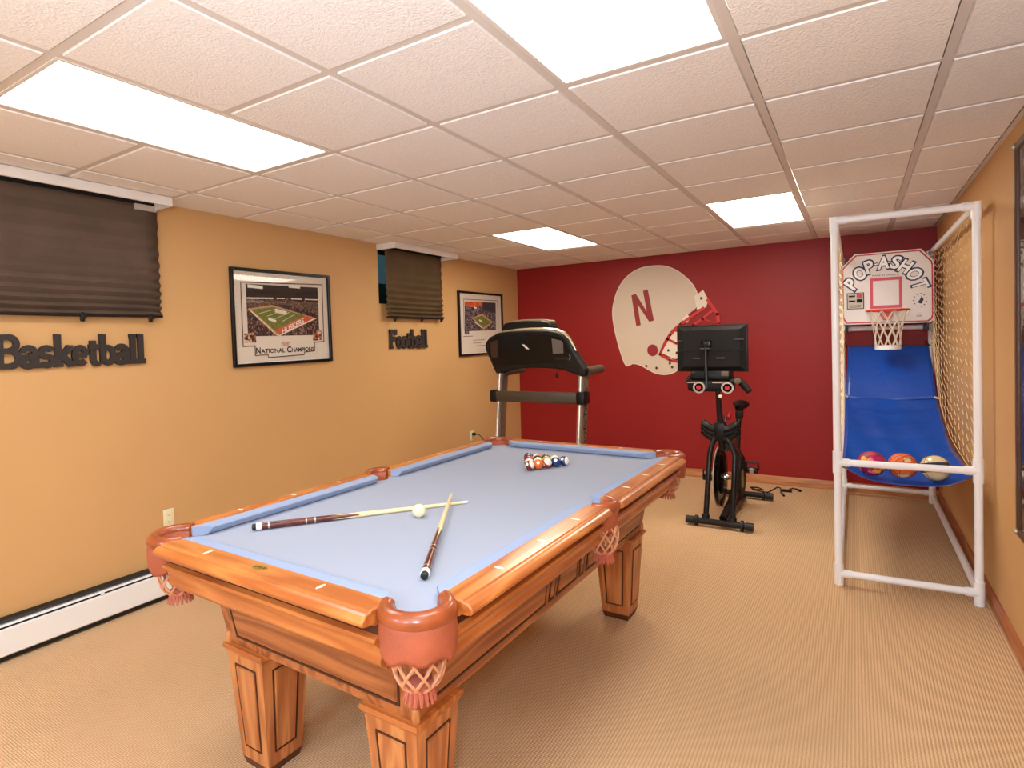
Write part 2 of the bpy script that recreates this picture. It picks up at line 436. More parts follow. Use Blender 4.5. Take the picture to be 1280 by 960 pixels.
struct(MB().sweep(bb, (XR, YF, 0), (XR, YB, 0), (-1, 0, 0)).build('baseboard_right', M['trim_y']), 'oak baseboard along the right wall')
struct(MB().sweep(bb, (XL, 4.6, 0), (XL, YB, 0), (1, 0, 0)).build('baseboard_left', M['trim_y']), 'oak baseboard along the left wall beyond the heater')

# suspended ceiling: slab above, grid bars, one object per tile
ceiling = struct(MB().box((XL - .2, YF - .2, H + 0.12), (XR + .2, YB + .2, H + 0.25)).build('ceiling', M['tbar'], smooth=False), 'suspended ceiling of textured white panels in a metal grid')
def bar(x0, y0, x1, y1, dz=0.0):
    b = MB().box((x0, y0, H + dz), (x1, y1, H + 0.004 + dz)); b.box(((x0 + x1) / 2 - .002 if x1 - x0 < y1 - y0 else x0, (y0 + y1) / 2 - .002 if y1 - y0 < x1 - x0 else y0, H + .004), ((x0 + x1) / 2 + .002 if x1 - x0 < y1 - y0 else x1, (y0 + y1) / 2 + .002 if y1 - y0 < x1 - x0 else y1, H + .03))
    b.build('grid_bar', M['tbar'], ceiling, smooth=False)
LAMPS = [(-1, 0), (2, 0), (-1, 6), (2, 6), (-1, -6), (2, -6)]           # cell i, first cell j: each 1 x 2 cells; back pair unseen, added for fill
lampcells = {(i, j + k) for i, j in LAMPS for k in (0, 1)}
i0, i1 = -3, 4; j0, j1 = -7, 9
for i in range(i0 + 1, i1 + 1):
    x = GX + i * CELL; bar(x - .0155, YF, x + .0155, YB)
for i in range(i0, i1 + 1):
    xa = max(GX + i * CELL + .0155, XL); xb = min(GX + (i + 1) * CELL - .0155, XR)
    for j in range(j0 + 1, j1 + 1):
        y = GY + j * CELL
        if y < YF or (i, j) in lampcells and (i, j - 1) in lampcells: continue
        bar(xa, y - .0155, xb, y + .0155)
for n_, (a, b) in enumerate((((XL, YF), (XL + .022, YB)), ((XR - .022, YF), (XR, YB)), ((XL, YB - .022), (XR, YB)), ((XL, YF), (XR, YF + .022)))):
    MB().box((a[0], a[1], H - .001), (b[0], b[1], H + .003)).build('wall_angle', M['tbar'], ceiling, smooth=False)
tile_cache = {}
VAL = [(0.70, 2.085), (4.20, 5.235)]; VX = XL + 0.235
for i in range(i0, i1 + 1):
    for j in range(j0, j1 + 1):
        if (i, j) in lampcells: continue
        xa = max(GX + i * CELL, XL + .01); xb = min(GX + (i + 1) * CELL, XR - .01)
        ya = max(GY + j * CELL, YF + .01); yb = min(GY + (j + 1) * CELL, YB - .01)
        if xb - xa < .05 or yb - ya < .05: continue
        g = 0.015
        w, d = round(xb - xa - 2 * g, 3), round(yb - ya - 2 * g, 3)
        if (w, d) not in tile_cache:
            m_ = MB(); t_ = 0.0045                                      # tegular edge: the face hangs just below the grid
            m_.hexa([(-w / 2 + .006, -d / 2 + .006, -t_), (w / 2 - .006, -d / 2 + .006, -t_), (w / 2 - .006, d / 2 - .006, -t_), (-w / 2 + .006, d / 2 - .006, -t_)],
                    [(-w / 2, -d / 2, 0.012), (w / 2, -d / 2, 0.012), (w / 2, d / 2, 0.012), (-w / 2, d / 2, 0.012)])
            me = m_.mesh('ceiling_tile', False); me.materials.append(M['tile']); tile_cache[(w, d)] = me
        link('ceiling_tile', tile_cache[(w, d)], None, ceiling, ((xa + xb) / 2, (ya + yb) / 2, H))
LL = ['recessed light panel nearest the left window', 'recessed light panel cut off by the top edge of the photo', 'recessed light panel over the treadmill at the far left',
      'recessed light panel over the exercise bike at the far right', 'unseen recessed light panel added as fill behind the viewer on the left', 'unseen recessed light panel added as fill behind the viewer on the right']
for (i, j), lb in zip(LAMPS, LL):
    cx, cy = GX + (i + .5) * CELL, GY + (j + 1) * CELL; w, d = CELL / 2 - .014, CELL - .013
    t = thing('ceiling_light', lb, 'ceiling light', (cx, cy, H), 0, 'recessed ceiling lights')
    f = MB()
    for a, b in (((-w, -d), (-w + .018, d)), ((w - .018, -d), (w, d)), ((-w + .018, -d), (w - .018, -d + .018)), ((-w + .018, d - .018), (w - .018, d))):
        f.box((a[0], a[1], -.002), (b[0], b[1], .03), .002)
    f.build('lamp_frame', M['lampframe'], t)
    MB().box((-w + .015, -d + .015, .008), (w - .015, d - .015, .014)).build('diffuser', M['diffuser_far' if j > 3 else 'diffuser_near' if j > -3 else 'diffuser_back'], t, smooth=False)

# windows with wells, shades and white boxes under the ceiling
for n, (ya, yb, za, zb) in enumerate(WIN, 1):
    w = bpy.data.objects.new('window_%d' % n, None); COL.objects.link(w); w.location = (XL, (ya + yb) / 2, za)
    struct(w, ['high basement window behind the wide brown shade', 'high basement window behind the narrow shade'][n - 1])
    hw, hh = (yb - ya) / 2, zb - za
    fr = MB()
    for a, b in (((-hw, 0), (-hw + .035, hh)), ((hw - .035, 0), (hw, hh)), ((-hw + .035, 0), (hw - .035, .035)), ((-hw + .035, hh - .035), (hw - .035, hh))):
        fr.box((-.09, a[0], a[1]), (-.05, b[0], b[1]))
    fr.build('window_frame', M['black_matte'], w, smooth=False)
    MB().box((-.072, -hw + .03, .03), (-.066, hw - .03, hh - .03)).build('pane', M['window_glass'], w, smooth=False)
    well = MB()
    well.box((-.75, -hw - .1, -.1), (-.70, hw + .1, hh - .22)); well.box((-.70, -hw - .1, -.1), (-.2, -hw - .05, hh - .22)); well.box((-.70, hw + .05, -.1), (-.2, hw + .1, hh - .22)); well.box((-.70, -hw - .05, -.1), (-.2, hw + .05, -.06))
    well.build('window_well', mat('window_well_%d' % n, (120, 150, 142), 0.8), w, smooth=False)
for n, ((ya, yb), lb) in enumerate(zip(VAL, ('white boxed trim under the ceiling above the wide brown shade', 'white boxed trim under the ceiling above the narrow shade'))):
    mb = MB()
    mb.box((VX - .018, ya, H - .062), (VX, yb, H - .008), .002)
    mb.box((XL + .002, ya, H - .062), (VX - .018, ya + .018, H - .008)); mb.box((XL + .002, yb - .018, H - .062), (VX - .018, yb, H - .008))
    o = mb.build('trim_%d' % (n + 1), M['white_paint']); struct(o, lb)

def pleated_shade(name, label, ya, yb, z0, z1, m, clips, gap):
    t = thing(name, label, 'window shade', (XL, (ya + yb) / 2, z0))
    hw = (yb - ya) / 2; hh = z1 - z0
    # pleats are stretched near the top and gathered near the bottom
    zs = [0.0]; step = 0.018
    while zs[-1] < hh - .02:
        zs.append(zs[-1] + step); step *= 1.055
    zs[-1] = hh
    mb = MB()
    rows = []
    for k, z in enumerate(zs):
        depth = .017 * max(0.12, 1 - (z / hh) * .9)
        x = gap + (depth if k % 2 else -depth) + .012 * (1 - z / hh)
        rows.append([mb.bm.verts.new((x + .002 * math.sin(7 * s_ + k), -hw + 2 * hw * s_, z - .004 * math.sin(PI * s_) * (1 - z / hh))) for s_ in [q / 14 for q in range(15)]])
    for A, B in zip(rows, rows[1:]):
        for q in range(14): mb.bm.faces.new((A[q], A[q + 1], B[q + 1], B[q]))
    sh = mb.build('shade_fabric', m, t, angle=12)
    so = sh.modifiers.new('thick', 'SOLIDIFY'); so.thickness = .002
    MB().box((gap - .012, -hw, hh - .03), (gap + .014, hw, hh), .003).build('dark_gap_rail', M['black_matte'], t)  # coloured black to stand in for the shaded gap above the fabric
    MB().tube([(gap + .012, -hw - .006, .006), (gap + .012, 0, .001), (gap + .012, hw + .006, .005)], .008, 8).build('bottom_rail', M['black_matte'], t)
    for y in clips:
        c = MB(); yy = y - (ya + yb) / 2
        c.box((gap + .008, yy - .011, -.035), (gap + .028, yy + .011, .02), .004); c.box((gap + .026, yy - .006, -.015), (gap + .034, yy + .018, .006), .003)
        c.build('clip', M['black'], t)
    return t
s1 = pleated_shade('pleated_shade', 'wide dark brown pleated paper shade with black clips at the left window', 0.88, 2.085, 1.822, H - .012, M['shade'], (1.62, 2.01), .045)
s2 = pleated_shade('pleated_shade', 'narrow dark brown pleated paper shade between the two framed posters', 4.262, 5.165, 1.865, H - .012, M['shade_green'], (4.36, 4.78, 5.12), .05)
MB().box((.02, .46, .668), (.068, .595, .704), .004).build('mounting_block', mat('grey_block', (196, 184, 172), 0.6), s1)

# ------------------------------------------------------------------ wall letters, cut in slab letters
T = 0.2
GL = {  # strokes on a unit cap height; x-height .66
 'B': (.74, [[(.13, 0), (.13, 1)], [(0, .08), (.4, .08)], [(0, .92), (.4, .92)], [(.13, .52), (.4, .52)], ('A', .38, .72, .22, .2, -90, 90), ('A', .40, .30, .25, .22, -90, 90)]),
 'F': (.66, [[(.13, 0), (.13, 1)], [(0, .08), (.3, .08)], [(0, .9), (.62, .9)], [(.56, .7), (.56, 1)], [(.13, .5), (.4, .5)], [(.42, .38), (.42, .62)]]),
 'a': (.56, [[(.44, .08), (.44, .42)], ('A', .25, .42, .19, .18, 0, 165), ('A', .22, .19, .17, .13, 0, 360), [(.38, .08), (.6, .08)], [(.22, .36), (.44, .30)]]),
 's': (.50, [('A', .25, .46, .16, .13, 20, 270), ('A', .25, .20, .17, .13, -160, 90)]),
 'k': (.62, [[(.13, 0), (.13, 1)], [(0, .08), (.28, .08)], [(.02, .93), (.13, .93)], [(.16, .26), (.52, .60)], [(.26, .34), (.54, .05)], [(.38, .58), (.6, .58)], [(.42, .08), (.64, .08)]]),
 'e': (.54, [('A', .26, .33, .19, .25, 0, 320), [(.10, .34), (.46, .34)]]),
 't': (.42, [[(.18, .16), (.18, .80)], [(.03, .60), (.4, .60)], ('A', .29, .18, .11, .12, 180, 320)]),
 'b': (.58, [[(.13, .04), (.13, 1)], [(.0, .93), (.13, .93)], ('A', .30, .32, .18, .25, 0, 360)]),
 'l': (.32, [[(.15, 0), (.15, 1)], [(.02, .08), (.32, .08)], [(.02, .93), (.15, .93)]]),
 'o': (.54, [('A', .27, .32, .19, .25, 0, 360)]),
}
def glyph_mesh(ch, s, depth, sx):
    mb = MB(); lay = [depth]
    def seg(a, b, t):
        a, b = Vector(a), Vector(b); d = (b - a).normalized(); n = V(-d.y, d.x) * t / 2
        mb.prism([(p.x * sx, p.y * s, 0) for p in (a - n, b - n, b + n, a + n)], (0, 0, 1), lay[0]); lay[0] += .0003
    for st in GL[ch][1]:
        if isinstance(st, tuple):
            _, cx, cy, rx, ry, a0, a1 = st; k = max(4, int(abs(a1 - a0) / 22)); t = T * .92
            for i in range(k):
                q = [math.radians(a0 + (a1 - a0) * (i + e) / k) for e in (0, 1)]
                P = []
                for r_, ang in ((-t / 2, q[0]), (t / 2, q[0]), (t / 2, q[1]), (-t / 2, q[1])):
                    P.append(((cx + (rx + r_) * math.cos(ang)) * sx, (cy + (ry + r_) * math.sin(ang)) * s, 0))
                mb.prism(P, (0, 0, 1), lay[0]); lay[0] += .00012
        else:
            horiz = abs(st[0][1] - st[1][1]) < .01
            seg(V(*st[0]), V(*st[1]), T * .82 if horiz else T * 1.06)
    return mb.mesh('letter', False)
def wall_sign(word, label, y0, y1, z0, h):
    t = thing('wall_sign', label, 'wall sign', (XL, y0, z0))
    tot = sum(GL[c][0] for c in word) * .93; sx = (y1 - y0) / tot; x = 0.0; cache = {}
    for c in word:
        if c not in cache:
            cache[c] = place_mesh(glyph_mesh(c, h, .018, sx), (0.004, 0, 0), (0, 1, 0), (0, 0, 1)); cache[c].materials.append(M['sign'])
        link('letter', cache[c], None, t, (0, x * sx, 0)); x += GL[c][0] * .93
wall_sign('Basketball', 'black slab letters spelling Basketball below the wide shade', 1.215, 1.99, 1.53, .185)
wall_sign('Football', 'black slab letters spelling Football below the narrow shade', 4.335, 4.93, 1.565, .19)

# ------------------------------------------------------------------ framed posters on the left wall
def flat(parent, name, pts, m, x, th=.0015):
    return MB().prism([(x, p[0], p[1]) for p in pts], (1, 0, 0), th).build(name, m, parent, smooth=False)
def rect(a, b, c, d): return [(a, c), (b, c), (b, d), (a, d)]
def polyline(mb, pts, w, x, th=.001):
    for a, b in zip(pts, pts[1:]):
        a, b = Vector(a), Vector(b); d = (b - a).normalized(); n = V(-d.y, d.x) * w / 2; e = d * w / 2
        mb.prism([(x, p.x, p.y) for p in (a - n - e, b - n + e, b + n + e, a + n - e)], (1, 0, 0), th)
def poster_frame(label, yc, zc, w, h, tilt=0.0):
    t = thing('framed_poster', label, 'framed poster', (XL, yc, zc)); t.rotation_euler = (tilt, 0, 0)
    f = MB(); b = .024
    for a, c in (((-w / 2, -h / 2), (-w / 2 + b, h / 2)), ((w / 2 - b, -h / 2), (w / 2, h / 2)), ((-w / 2 + b, -h / 2), (w / 2 - b, -h / 2 + b)), ((-w / 2 + b, h / 2 - b), (w / 2 - b, h / 2))):
        f.box((.002, a[0], a[1]), (.03, c[0], c[1]), .003)
    f.build('frame', M['frame_black'], t)
    flat(t, 'mat_board', rect(-w / 2 + .015, w / 2 - .015, -h / 2 + .015, h / 2 - .015), M['mat_board'], .006)
    e = MB(); iw, ih = w / 2 - b, h / 2 - b
    polyline(e, [(-iw, -ih), (iw, -ih), (iw, ih), (-iw, ih), (-iw, -ih)], .012, .0076); e.build('bevel_edge', M['mat_white'], t, smooth=False)
    MB().box((.017, -w / 2 + b - .004, -h / 2 + b - .004), (.019, w / 2 - b + .004, h / 2 - b + .004)).build('glass_sheet', M['glass'], t, smooth=False)
    return t
def text_part(parent, name, body, m, y, z, w, h, x=.011, offset=0.0, shear=0.0):
    me = text_mesh(body, 1.0, 0.0, offset, shear=shear); fit_mesh(me, w, h); place_mesh(me, (x, y, z), (0, 1, 0), (0, 0, 1))
    return link(name, me, m, parent)
yc, zc = 3.097, 1.840
p1 = poster_frame('black framed print of a lit football stadium captioned National Champions', yc, zc, .955, .732, .010)
L1 = lambda pts: [(a - yc, b - zc) for a, b in pts]
ph = flat(p1, 'photograph', L1([(2.755, 1.70), (3.45, 1.70), (3.45, 2.098), (2.755, 2.09)]), M['crowd'], .0076)
flat(ph, 'night_sky', L1([(2.755, 1.995), (3.45, 1.997), (3.45, 2.098), (2.755, 2.09)]), M['print_night'], .0092)
flat(ph, 'far_stand', L1([(2.755, 1.90), (2.85, 1.93), (3.1, 1.945), (3.45, 1.88), (3.45, 1.975), (2.755, 1.975)]), M['crowd_far'], .0092)
flat(ph, 'field_border', L1([(2.76, 1.905), (2.98, 1.940), (3.43, 1.838), (3.045, 1.700), (3.01, 1.700)]), M['print_sand'], .0100)
flat(ph, 'field', L1([(2.792, 1.900), (2.991, 1.924), (3.300, 1.862), (2.994, 1.741)]), M['turf'], .0108)
flat(ph, 'end_zone', L1([(3.300, 1.862), (3.395, 1.836), (3.045, 1.700), (2.994, 1.741)]), M['print_orange'], .0108)
for a, b, w_ in (((2.76, 1.984), (2.99, 1.991), .010), ((3.03, 1.992), (3.10, 1.993), .007), ((3.17, 1.994), (3.27, 1.994), .008), ((3.31, 1.994), (3.44, 1.996), .007), ((2.78, 2.074), (2.89, 2.07), .024), ((3.16, 2.094), (3.25, 2.092), .024)):
    lg = MB(); polyline(lg, L1([a, b]), w_, .0112); lg.build('stadium_light', M['print_white'], ph, smooth=False)
mk = MB()
for k in range(4):
    a, b = V(2.86 + .07 * k, 1.872 - .02 * k), V(3.03 + .055 * k, 1.912 - .014 * k); polyline(mk, L1([a, b]), .003, .0126)
polyline(mk, L1([(3.02, 1.895), (3.10, 1.88)]), .03, .0126); polyline(mk, L1([(2.95, 1.83), (3.0, 1.815)]), .02, .0126)
polyline(mk, L1([(2.775, 1.897), (3.0, 1.715), (3.04, 1.702), (3.40, 1.838)]), .007, .0126)
mk.build('field_markings', M['print_white'], ph, smooth=False)
ez = text_mesh('HUSKERS', 1, 0, .02); fit_mesh(ez, .24, .042); ez.transform(Matrix(((1, .3, 0, 0), (0, 1, 0, 0), (0, 0, 1, 0), (0, 0, 0, 1))))
place_mesh(ez, (.0126, 3.175 - yc, 1.778 - zc), (0, .93, .37), (0, -.37, .93)); link('end_zone_lettering', ez, M['print_white'], ph)
cap = flat(p1, 'caption_panel', L1([(2.824, 1.698), (3.374, 1.698), (3.374, 1.655), (3.392, 1.640), (3.389, 1.569), (3.281, 1.563), (3.274, 1.542), (2.927, 1.534), (2.923, 1.556), (2.81, 1.555), (2.81, 1.64), (2.824, 1.655)]), M['mat_board'], .0092)
flat(p1, 'inset_picture', L1([(2.722, 1.722), (2.824, 1.722), (2.822, 1.654), (2.722, 1.652)]), M['inset'], .0100)
flat(p1, 'inset_picture', L1([(3.378, 1.735), (3.471, 1.737), (3.471, 1.657), (3.377, 1.655)]), M['inset'], .0100)
ln = MB(); polyline(ln, L1([(2.711, 2.100), (3.501, 2.125), (3.495, 1.645), (3.392, 1.640), (3.389, 1.569), (3.281, 1.563), (3.274, 1.542), (2.927, 1.534), (2.923, 1.556), (2.81, 1.555), (2.81, 1.627), (2.708, 1.626), (2.711, 2.100)]), .007, .0105)
ln.build('border_line', M['ink_line'], p1, smooth=False)
for w_, a, b_, h_, z_ in (('N', 2.817, 2.858, .048, 1.590), ('ATIONAL', 2.862, 3.085, .035, 1.585), ('C', 3.105, 3.148, .050, 1.590), ('HAMPIONS', 3.152, 3.383, .035, 1.585)):
    text_part(p1, 'caption', w_, M['ink_black'], (a + b_) / 2 - yc, z_ - zc, b_ - a, h_, .0112, .03)
text_part(p1, 'script_logo', 'Huskers', M['ink_red'], 3.097 - yc, 1.640 - zc, .086, .036, .0112, .012, .3)
text_part(p1, 'subcaption', 'back to back', M['ink_black'], 3.10 - yc, 1.549 - zc, .2, .007, .0112) if False else None

yc, zc = 6.025, 1.829
p2 = poster_frame('black framed print of a stadium at sunset partly behind the treadmill', yc, zc, .995, .752, .008)
ph = flat(p2, 'photograph', L1([(5.655, 1.715), (6.365, 1.72), (6.371, 2.094), (5.672, 2.088)]), M['crowd_blue'], .0076)
flat(ph, 'night_sky', L1([(6.06, 2.0), (6.368, 1.96), (6.371, 2.094), (6.06, 2.090)]), M['print_dusk'], .0092)
flat(ph, 'sunset_sky', L1([(5.675, 2.033), (5.86, 2.022), (6.055, 2.046), (6.065, 2.090), (5.672, 2.088)]), M['print_sunset'], .0094)
flat(ph, 'field_border', L1([(5.81, 1.893), (6.04, 1.955), (6.29, 1.850), (6.075, 1.760)]), M['print_sand'], .0100)
flat(ph, 'field', L1([(5.848, 1.895), (6.043, 1.928), (6.243, 1.844), (6.054, 1.784)]), M['turf'], .0108)
mk = MB(); polyline(mk, L1([(5.87, 1.85), (6.03, 1.78)]), .010, .0120); polyline(mk, L1([(5.98, 1.87), (6.03, 1.855)]), .02, .0120); polyline(mk, L1([(5.88, 2.02), (5.91, 2.015)]), .02, .0120)
mk.build('field_markings', M['print_white'], ph, smooth=False)
flat(p2, 'caption_panel', L1([(5.745, 1.742), (6.45, 1.752), (6.45, 1.50), (5.745, 1.50)]), M['mat_board'], .0092)
flat(p2, 'inset_picture', L1([(5.652, 1.768), (5.742, 1.768), (5.742, 1.705), (5.649, 1.705)]), M['crowd_blue'], .0100)
ln = MB(); polyline(ln, L1([(5.64, 1.76), (5.648, 2.112), (6.422, 2.121), (6.41, 1.70)]), .006, .0105)
polyline(ln, L1([(5.626, 1.681), (5.819, 1.683)]), .007, .0105)
for a, b in (((5.825, 1.634), (6.083, 1.637)), ((5.822, 1.600), (6.0, 1.601)), ((5.874, 1.566), (6.08, 1.568))): polyline(ln, L1([a, b]), .005, .0105)
ln.build('border_line', M['ink_line'], p2, smooth=False)

# ------------------------------------------------------------------ outlets and baseboard heater on the left wall
def outlet(label, y, z, extra=False):
    t = thing('wall_outlet', label, 'outlet', (XL, y, z), 0, 'ivory wall outlets')
    MB().box((.0005, -.036, -.058), (.006, .036, .058), .003, 2).build('cover_plate', M['ivory'], t)
    for s in (-1, 1):
        r = MB().box((.005, -.017, s * .024 - .014), (.0085, .017, s * .024 + .014), .004, 2).build('receptacle', M['ivory'], t)
        k = MB(); k.box((.0082, -.008, s * .024 - .004), (.009, -.006, s * .024 + .006)); k.box((.0082, .005, s * .024 - .004), (.009, .007, s * .024 + .005)); k.box((.0082, -.0025, s * .024 - .010), (.009, .0025, s * .024 - .006))
        k.build('slots', M['black'], r, smooth=False)
    return t
outlet('ivory duplex wall outlet low on the left wall above the heater', 2.108, .510)
outlet('ivory wall outlet with black plug near the treadmill', 5.757, .510)
ht = thing('baseboard_heater', 'long white baseboard heater with black slots along the left wall', 'heater', (XL, 0, 0))
ya, yb = YF + .02, 4.55
prof = [(.002, .028), (.006, .208), (.022, .214), (.03, .205), (.012, .2), (.01, .028)]
MB().sweep([(.001, .01), (.001, .222), (.012, .222), (.012, .01)], (0, ya, 0), (0, yb, 0), (1, 0, 0)).build('back_plate', M['heater_black'], ht)
MB().sweep([(.012, .228), (.05, .222), (.056, .214), (.05, .211), (.012, .216)], (0, ya, 0), (0, yb, 0), (1, 0, 0)).build('top_hood', M['heater_black'], ht)
MB().sweep([(.016, .205), (.056, .200), (.062, .192), (.056, .189), (.016, .196)], (0, ya, 0), (0, yb, 0), (1, 0, 0)).build('damper', M['heater'], ht)
MB().sweep([(.052, .178), (.066, .172), (.066, .042), (.056, .034), (.052, .04)], (0, ya, 0), (0, yb, 0), (1, 0, 0)).build('front_panel', M['heater'], ht)
MB().sweep([(.012, .012), (.050, .012), (.050, .034), (.012, .034)], (0, ya, 0), (0, yb, 0), (1, 0, 0)).build('lower_slot', M['heater_black'], ht)
MB().sweep([(.012, .03), (.046, .03), (.046, .186), (.012, .186)], (0, ya, 0), (0, yb, 0), (1, 0, 0)).build('heating_element', M['heater_black'], ht)
for y in (ya + .01, yb - .012):
    MB().box((.001, y - .01, 0), (.068, y + .012, .228), .004).build('end_cap', M['heater'], ht)
MB().box((.05, 1.655, .176), (.066, 1.675, .19), .003).build('damper_clip', M['heater'], ht)

# ------------------------------------------------------------------ pool table (local: x across, y along)
TX, TY, TH = -1.5422, 2.3639, -0.0204
tb = thing('pool_table', 'oak pool table with pale blue cloth and leather pockets', 'pool table', (TX, TY, 0), TH)
def tw(a, b, z=0.0): return V(TX + a * math.cos(TH) - b * math.sin(TH), TY + a * math.sin(TH) + b * math.cos(TH), z)
BX, BY, ZR, ZB = 0.6075, 1.175, 0.917, 0.878
POCK = [(sx * (BX - .024), sy * (BY - .028), math.atan2(sy, sx)) for sx in (1, -1) for sy in (1, -1)]
# bed with the pocket mouths cut out of it
def bed_outline():
    pts = []
    def arc(cx, cy, r, a0, a1, n=10):
        for i in range(n + 1):
            a = math.radians(a0 + (a1 - a0) * i / n); pts.append((cx + r * math.cos(a), cy + r * math.sin(a)))
    ex, ey, r, o = BX + .004, BY + .004, .070, .022
    arc(-ex - o, -ey - o, r, 80, 10); arc(ex + o, -ey - o, r, 170, 100); arc(ex + .022, 0, .052, 245, 115)
    arc(ex + o, ey + o, r, 260, 190); arc(-ex - o, ey + o, r, 350, 280); arc(-ex - .022, 0, .052, 65, -65)
    return pts
MB().prism([(x, y, ZB - .03) for x, y in bed_outline()], (0, 0, 1), .03).build('playing_surface', M['cloth'], tb, smooth=False)
MB().box((-BX + .09, -BY + .09, .79), (BX - .09, BY - .09, ZB - .031)).build('slate', M['moulding'], tb, smooth=False)
rail_p = [(0, ZR), (.062, ZR), (.073, ZR - .001), (.077, ZR - .005), (.082, ZR - .004), (.092, ZR - .007), (.102, ZR - .014), (.108, ZR - .023), (.107, ZR - .031), (.100, ZR - .037), (.088, ZR - .040), (.066, ZR - .040), (.062, ZR - .048), (0, ZR - .048)]
skirt_p = [(.046, .869), (.046, .842), (.068, .838), (.072, .830), (.066, .822), (.054, .812), (.046, .798), (.045, .782), (.050, .770), (.047, .760), (.036, .752), (.028, .748), (.026, .740), (.018, .736), (-.012, .736), (-.012, .869)]
shade_strip_p = [(.044, .872), (.049, .872), (.049, .8405), (.044, .8405)]
cush_p = [(.0, ZR - .003), (-.034, ZR - .002), (-.050, ZR - .005), (-.054, ZR - .010), (-.052, ZR - .014), (-.040, ZB + .006), (-.030, ZB + .001), (0, ZB + .001)]
CE, SE = 0.095, 0.064
SEG = []
for sy in (-1, 1): SEG.append(((-BX + CE, sy * BY, 0), (BX - CE, sy * BY, 0), (0, sy, 0), 'x', (CE, CE)))
for sx in (-1, 1):
    SEG.append(((sx * BX, -BY + CE, 0), (sx * BX, -SE, 0), (sx, 0, 0), 'y', (CE, SE)))
    SEG.append(((sx * BX, SE, 0), (sx * BX, BY - CE, 0), (sx, 0, 0), 'y', (SE, CE)))
for a, b, o, ax, (e0, e1) in SEG:
    m = M['oak_' + ax]
    rl = MB().sweep(rail_p, a, b, o); bm = rl.bm
    r_ = rl.build('rail', m, tb)
    bv = r_.modifiers.new('round', 'BEVEL'); bv.width = .006; bv.segments = 2; bv.limit_method = 'ANGLE'; bv.angle_limit = math.radians(60)
    da = Vector((Vector(b) - Vector(a)).normalized())
    MB().sweep(skirt_p, Vector(a) - da * .006, Vector(b) + da * .006, o).build('skirt', m, tb, angle=50)
    MB().sweep(shade_strip_p, Vector(a) - da * .004, Vector(b) + da * .004, o).build('shade_stain_strip', M['moulding'], tb, smooth=False)  # dark strip: stain plus the shade under the bullnose, put into the colour
    k0 = -1.0 if e0 == CE else -.5; k1 = -1.0 if e1 == CE else -.5
    MB().sweep(cush_p, Vector(a) + da * .002, Vector(b) - da * .002, o, k0=k0, k1=k1).build('cushion', M['felt'], tb, angle=25)
    # pearl sights
    if ax == 'x': pos = [(-.28, 0), (0, 0), (.28, 0)]; pos = [(p, a[1] + o[1] * .036) for p, _ in pos]
    else:
        ys = (-.837, -.558, -.279) if a[1] < -.5 else (.279, .558, .837); pos = [(a[0] + o[0] * .040, y) for y in ys]
    for i_, (x, y) in enumerate(pos):
        if ax == 'x' and o[1] < 0 and i_ == 1: continue
        pts = []
        for q in range(12):
            an = 2 * PI * q / 12; u_, v_ = .021 * math.cos(an), .0075 * math.sin(an)
            u_, v_ = (math.copysign(abs(math.cos(an)) ** 1.3, math.cos(an)) * .021, math.sin(an) * .0075)
            if ax == 'x': pts.append((x + v_ * .9 , y + u_ * .9, ZR - .001))
            else: pts.append((x + u_ * .9, y + v_ * .9, ZR - .001))
        MB().prism(pts, (0, 0, 1), .0018).build('pearl_sight', M['pearl'], r_, smooth=False)
np_ = MB().prism([(.034 * math.cos(2 * PI * q / 20), -BY - .036 + .017 * math.sin(2 * PI * q / 20), ZR - .001) for q in range(20)], (0, 0, 1), .002).build('maker_plate', M['brass'], tb, smooth=False)
eg = MB()
for q in range(4): eg.box((-.022 + q * .012, -BY - .036 + .003 * (q % 2) - .006, ZR + .0008), (-.014 + q * .012, -BY - .036 + .003 * (q % 2) + .005, ZR + .0016))
eg.build('engraving', M['brass_dark'], np_, smooth=False)
